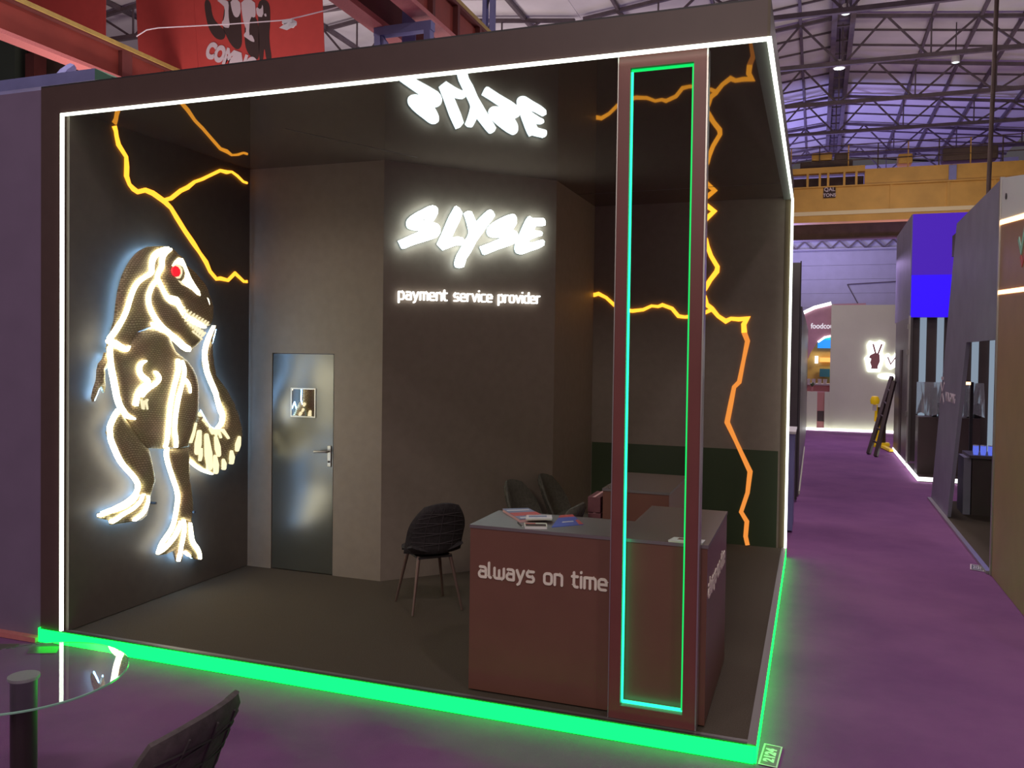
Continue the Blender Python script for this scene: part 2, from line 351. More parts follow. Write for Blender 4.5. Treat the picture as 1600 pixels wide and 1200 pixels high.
def relief(mb, pl, outline, w0, h, R=0.09, step=0.028):
    """a cushioned plate: flat back, front swelling from the outline inwards"""
    P = list(outline)
    if poly_area(P) < 0: P.reverse()
    dense = []
    for i in range(len(P)):
        a, b = P[i], P[(i+1) % len(P)]; L = math.hypot(b[0]-a[0], b[1]-a[1]); k = max(1, int(L/0.035))
        dense += [(a[0]+(b[0]-a[0])*j/k, a[1]+(b[1]-a[1])*j/k) for j in range(k)]
    nb = len(dense)
    def inside(x, y):
        c = False; j = nb-1
        for i in range(nb):
            xi, yi = dense[i]; xj, yj = dense[j]
            if (yi > y) != (yj > y) and x < (xj-xi)*(y-yi)/(yj-yi)+xi: c = not c
            j = i
        return c
    def dist(x, y):
        best = 9
        for i in range(nb):
            ax, ay = dense[i]; bx, by = dense[(i+1) % nb]; dx, dy = bx-ax, by-ay; l2 = dx*dx+dy*dy or 1e-12
            t = min(1, max(0, ((x-ax)*dx+(y-ay)*dy)/l2)); d = math.hypot(x-ax-dx*t, y-ay-dy*t)
            best = min(best, d)
        return best
    xs = [p[0] for p in dense]; ys = [p[1] for p in dense]; inner = []
    y = min(ys); row = 0
    while y < max(ys):
        x = min(xs) + (step/2 if row % 2 else 0)
        while x < max(xs):
            if inside(x, y):
                d = dist(x, y)
                if d > step*0.4: inner.append((x, y, d))
            x += step
        y += step*0.87; row += 1
    pts = [Vector(p) for p in dense] + [Vector((p[0], p[1])) for p in inner]
    vo, ed, fo, ov, oe, of = delaunay_2d_cdt(pts, [(i, (i+1) % nb) for i in range(nb)], [], 1, 1e-6)
    hs = []
    for k, q in enumerate(vo):
        src = ov[k][0] if ov[k] else -1
        d = inner[src-nb][2] if src >= nb else 0.0
        t = min(1.0, d/R); hs.append(w0 + 0.02 + h*math.sqrt(max(0.0, 1-(1-t)**2)))
    n = len(vo)
    vs = [pl(q[0], q[1], hh) for q, hh in zip(vo, hs)]; fs = [tuple(f) for f in fo]
    cnt = {}
    for f in fo:
        for i in range(len(f)):
            e = (f[i], f[(i+1) % len(f)]); cnt[e] = cnt.get(e, 0) + 1
    vs += [pl(q[0], q[1], w0) for q in vo]
    for (a, b) in list(cnt):
        if (b, a) not in cnt: fs.append((b, a, a+n, b+n))
    fs += [tuple(i+n for i in reversed(f)) for f in fo]
    return mb.add(vs, fs)
def relief_height(plates, y, z):
    best = 0.0
    for o, w0, h, R in plates:
        n = len(o); c = False; d = 9.0
        for i in range(n):
            ax, ay = o[i]; bx, by = o[(i+1) % n]
            if (ay > z) != (by > z) and y < (bx-ax)*(z-ay)/(by-ay)+ax: c = not c
            dx, dy = bx-ax, by-ay; l2 = dx*dx+dy*dy or 1e-12; t = min(1, max(0, ((y-ax)*dx+(z-ay)*dy)/l2))
            d = min(d, math.hypot(y-ax-dx*t, z-ay-dy*t))
        if c or d < 0.012: best = max(best, w0 + 0.02 + (h*math.sqrt(max(0.0, 1-(1-min(1.0, d/R))**2)) if c else 0.0))
    return best
def copy_tree(root, loc, rz, label=None, group=None):
    r = root.copy(); COL.objects.link(r); r.location = loc; r.rotation_euler = (0, 0, rz)
    if label: r['label'] = label
    if group: r['group'] = group
    for ch in list(root.children):
        c = ch.copy(); COL.objects.link(c); c.parent = r
        for g in ch.children:
            d = g.copy(); COL.objects.link(d); d.parent = c
    return r
def text_mesh(body, size, ext=0.0, align='CENTER', bold=0.0, shear=0.0):
    c = bpy.data.curves.new('lettering', 'FONT'); c.body = body; c.size = size; c.extrude = ext; c.align_x = align; c.align_y = 'CENTER'; c.offset = bold; c.shear = shear
    o = bpy.data.objects.new('lettering', c); COL.objects.link(o)
    dg = bpy.context.evaluated_depsgraph_get(); me = bpy.data.meshes.new_from_object(o.evaluated_get(dg))
    bpy.data.objects.remove(o); return me
def put_text(name, body, size, pl, a, b, w, m, parent, rot=0.0, ext=0.002, align='CENTER', bold=0.0, sx=1.0, label=None):
    me = text_mesh(body, size, ext, align, bold); cr, sr = math.cos(rot), math.sin(rot)
    for v in me.vertices:
        x, y = v.co.x*sx, v.co.y
        v.co = pl(a + x*cr - y*sr, b + x*sr + y*cr, w + v.co.z)
    me.materials.clear(); return link(name, me, m, parent, label=label)

# monoline rounded letters, drawn stroke by stroke (x-height 1)
def arc(cx, cy, rx, ry, a0, a1, n=6):
    return [(cx+rx*math.cos(math.radians(a0+(a1-a0)*k/n)), cy+ry*math.sin(math.radians(a0+(a1-a0)*k/n))) for k in range(n+1)]
r_ = 0.28
def rr(x0, x1, y0, y1, r=r_):
    return [(x0+r, y0)] + arc(x1-r, y0+r, r, r, -90, 0) + arc(x1-r, y1-r, r, r, 0, 90) + arc(x0+r, y1-r, r, r, 90, 180) + arc(x0+r, y0+r, r, r, 180, 270)
GL = {
 'a': (0.80, [[(0.10,1.0)] + arc(0.80-r_,1-r_,r_,r_,90,0) + [(0.80,0.0)], [(0.80,0.58),(0.25,0.58)] + arc(0.25,0.29,0.25,0.29,90,270) + [(0.80,0.0)]]),
 'l': (0.30, [[(0.0,1.45),(0.0,0.22)] + arc(0.22,0.22,0.22,0.22,180,270)]),
 'w': (1.10, [[(0,1.0),(0,0.25)] + arc(0.25,0.25,0.25,0.25,180,270) + [(0.85,0.0)] + arc(0.85,0.25,0.25,0.25,270,360) + [(1.10,1.0)], [(0.55,0.8),(0.55,0.0)]]),
 'y': (0.80, [[(0,1.0),(0.40,0.10)], [(0.80,1.0),(0.28,-0.28),(0.10,-0.38)]]),
 's': (0.78, [[(0.76,1.0),(0.24,1.0)] + arc(0.24,0.75,0.24,0.25,90,270) + [(0.54,0.5)] + arc(0.54,0.25,0.24,0.25,90,-90) + [(0.02,0.0)]]),
 'o': (0.82, [rr(0,0.82,0,1)]),
 'n': (0.80, [[(0,0),(0,1.0)], [(0,1.0)] + [(0.52,1.0)] + arc(0.52,0.72,0.28,0.28,90,0) + [(0.80,0.0)]]),
 't': (0.55, [[(0.12,1.38),(0.12,0.25)] + arc(0.37,0.25,0.25,0.25,180,270) + [(0.52,0.0)], [(-0.08,1.0),(0.52,1.0)]]),
 'i': (0.02, [[(0,1.0),(0,0)], [(0,1.42),(0.0,1.46)]]),
 'm': (1.20, [[(0,0),(0,1.0)], [(0,1.0),(0.95,1.0)] + arc(0.95,0.75,0.25,0.25,90,0) + [(1.20,0)], [(0.60,1.0),(0.60,0)]]),
 'e': (0.80, [[(0.02,0.5),(0.80,0.5),(0.80,0.72)] + arc(0.52,0.72,0.28,0.28,0,90) + arc(0.28,0.72,0.28,0.28,90,180) + arc(0.28,0.28,0.28,0.28,180,270) + [(0.74,0.0)]]),
 'p': (0.80, [[(0,-0.42),(0,1.0)], [(0,1.0),(0.52,1.0)] + arc(0.52,0.72,0.28,0.28,90,0) + arc(0.52,0.28,0.28,0.28,0,-90) + [(0,0)]]),
 'r': (0.50, [[(0,0),(0,1.0)], [(0,0.72)] + arc(0.28,0.72,0.28,0.28,180,90) + [(0.50,1.0)]]),
 'v': (0.78, [[(0,1.0),(0.39,0.0)], [(0.78,1.0),(0.39,0.0)]]),
 'c': (0.72, [[(0.70,1.0)] + arc(0.28,0.72,0.28,0.28,90,180) + arc(0.28,0.28,0.28,0.28,180,270) + [(0.70,0.0)]]),
 'd': (0.80, [[(0.80,1.45),(0.80,0)], [(0.80,1.0)] + arc(0.28,0.72,0.28,0.28,90,180) + arc(0.28,0.28,0.28,0.28,180,270) + [(0.80,0.0)]]),
}
def text_width(s, gap=0.36, sp=0.85): return sum((sp if ch == ' ' else GL[ch][0]+gap) for ch in s) - gap
def write(s, pl, u0, v0, u1, v1, xh, th, w0, w1, m, parent, prefix='letter'):
    """letters from (u0,v0) to (u1,v1) on a plane, one mesh per letter"""
    W = text_width(s); L = math.hypot(u1-u0, v1-v0); kx = L/W; dx, dy = (u1-u0)/L, (v1-v0)/L; x = 0
    for ch in s:
        if ch == ' ': x += 0.85; continue
        adv, st = GL[ch]; mb = MB(); jj = 0
        for q in st:
            pts = []
            for (a, b) in q:
                A = (x+a)*kx; B = b*xh; pts.append((u0+A*dx, v0+A*dy+B))
            jj += 1; stroke(mb, pl, pts, th, w0, w1 + 0.0004*jj, cap=1)
        mb.build('letter', m, parent)
        x += adv + 0.36

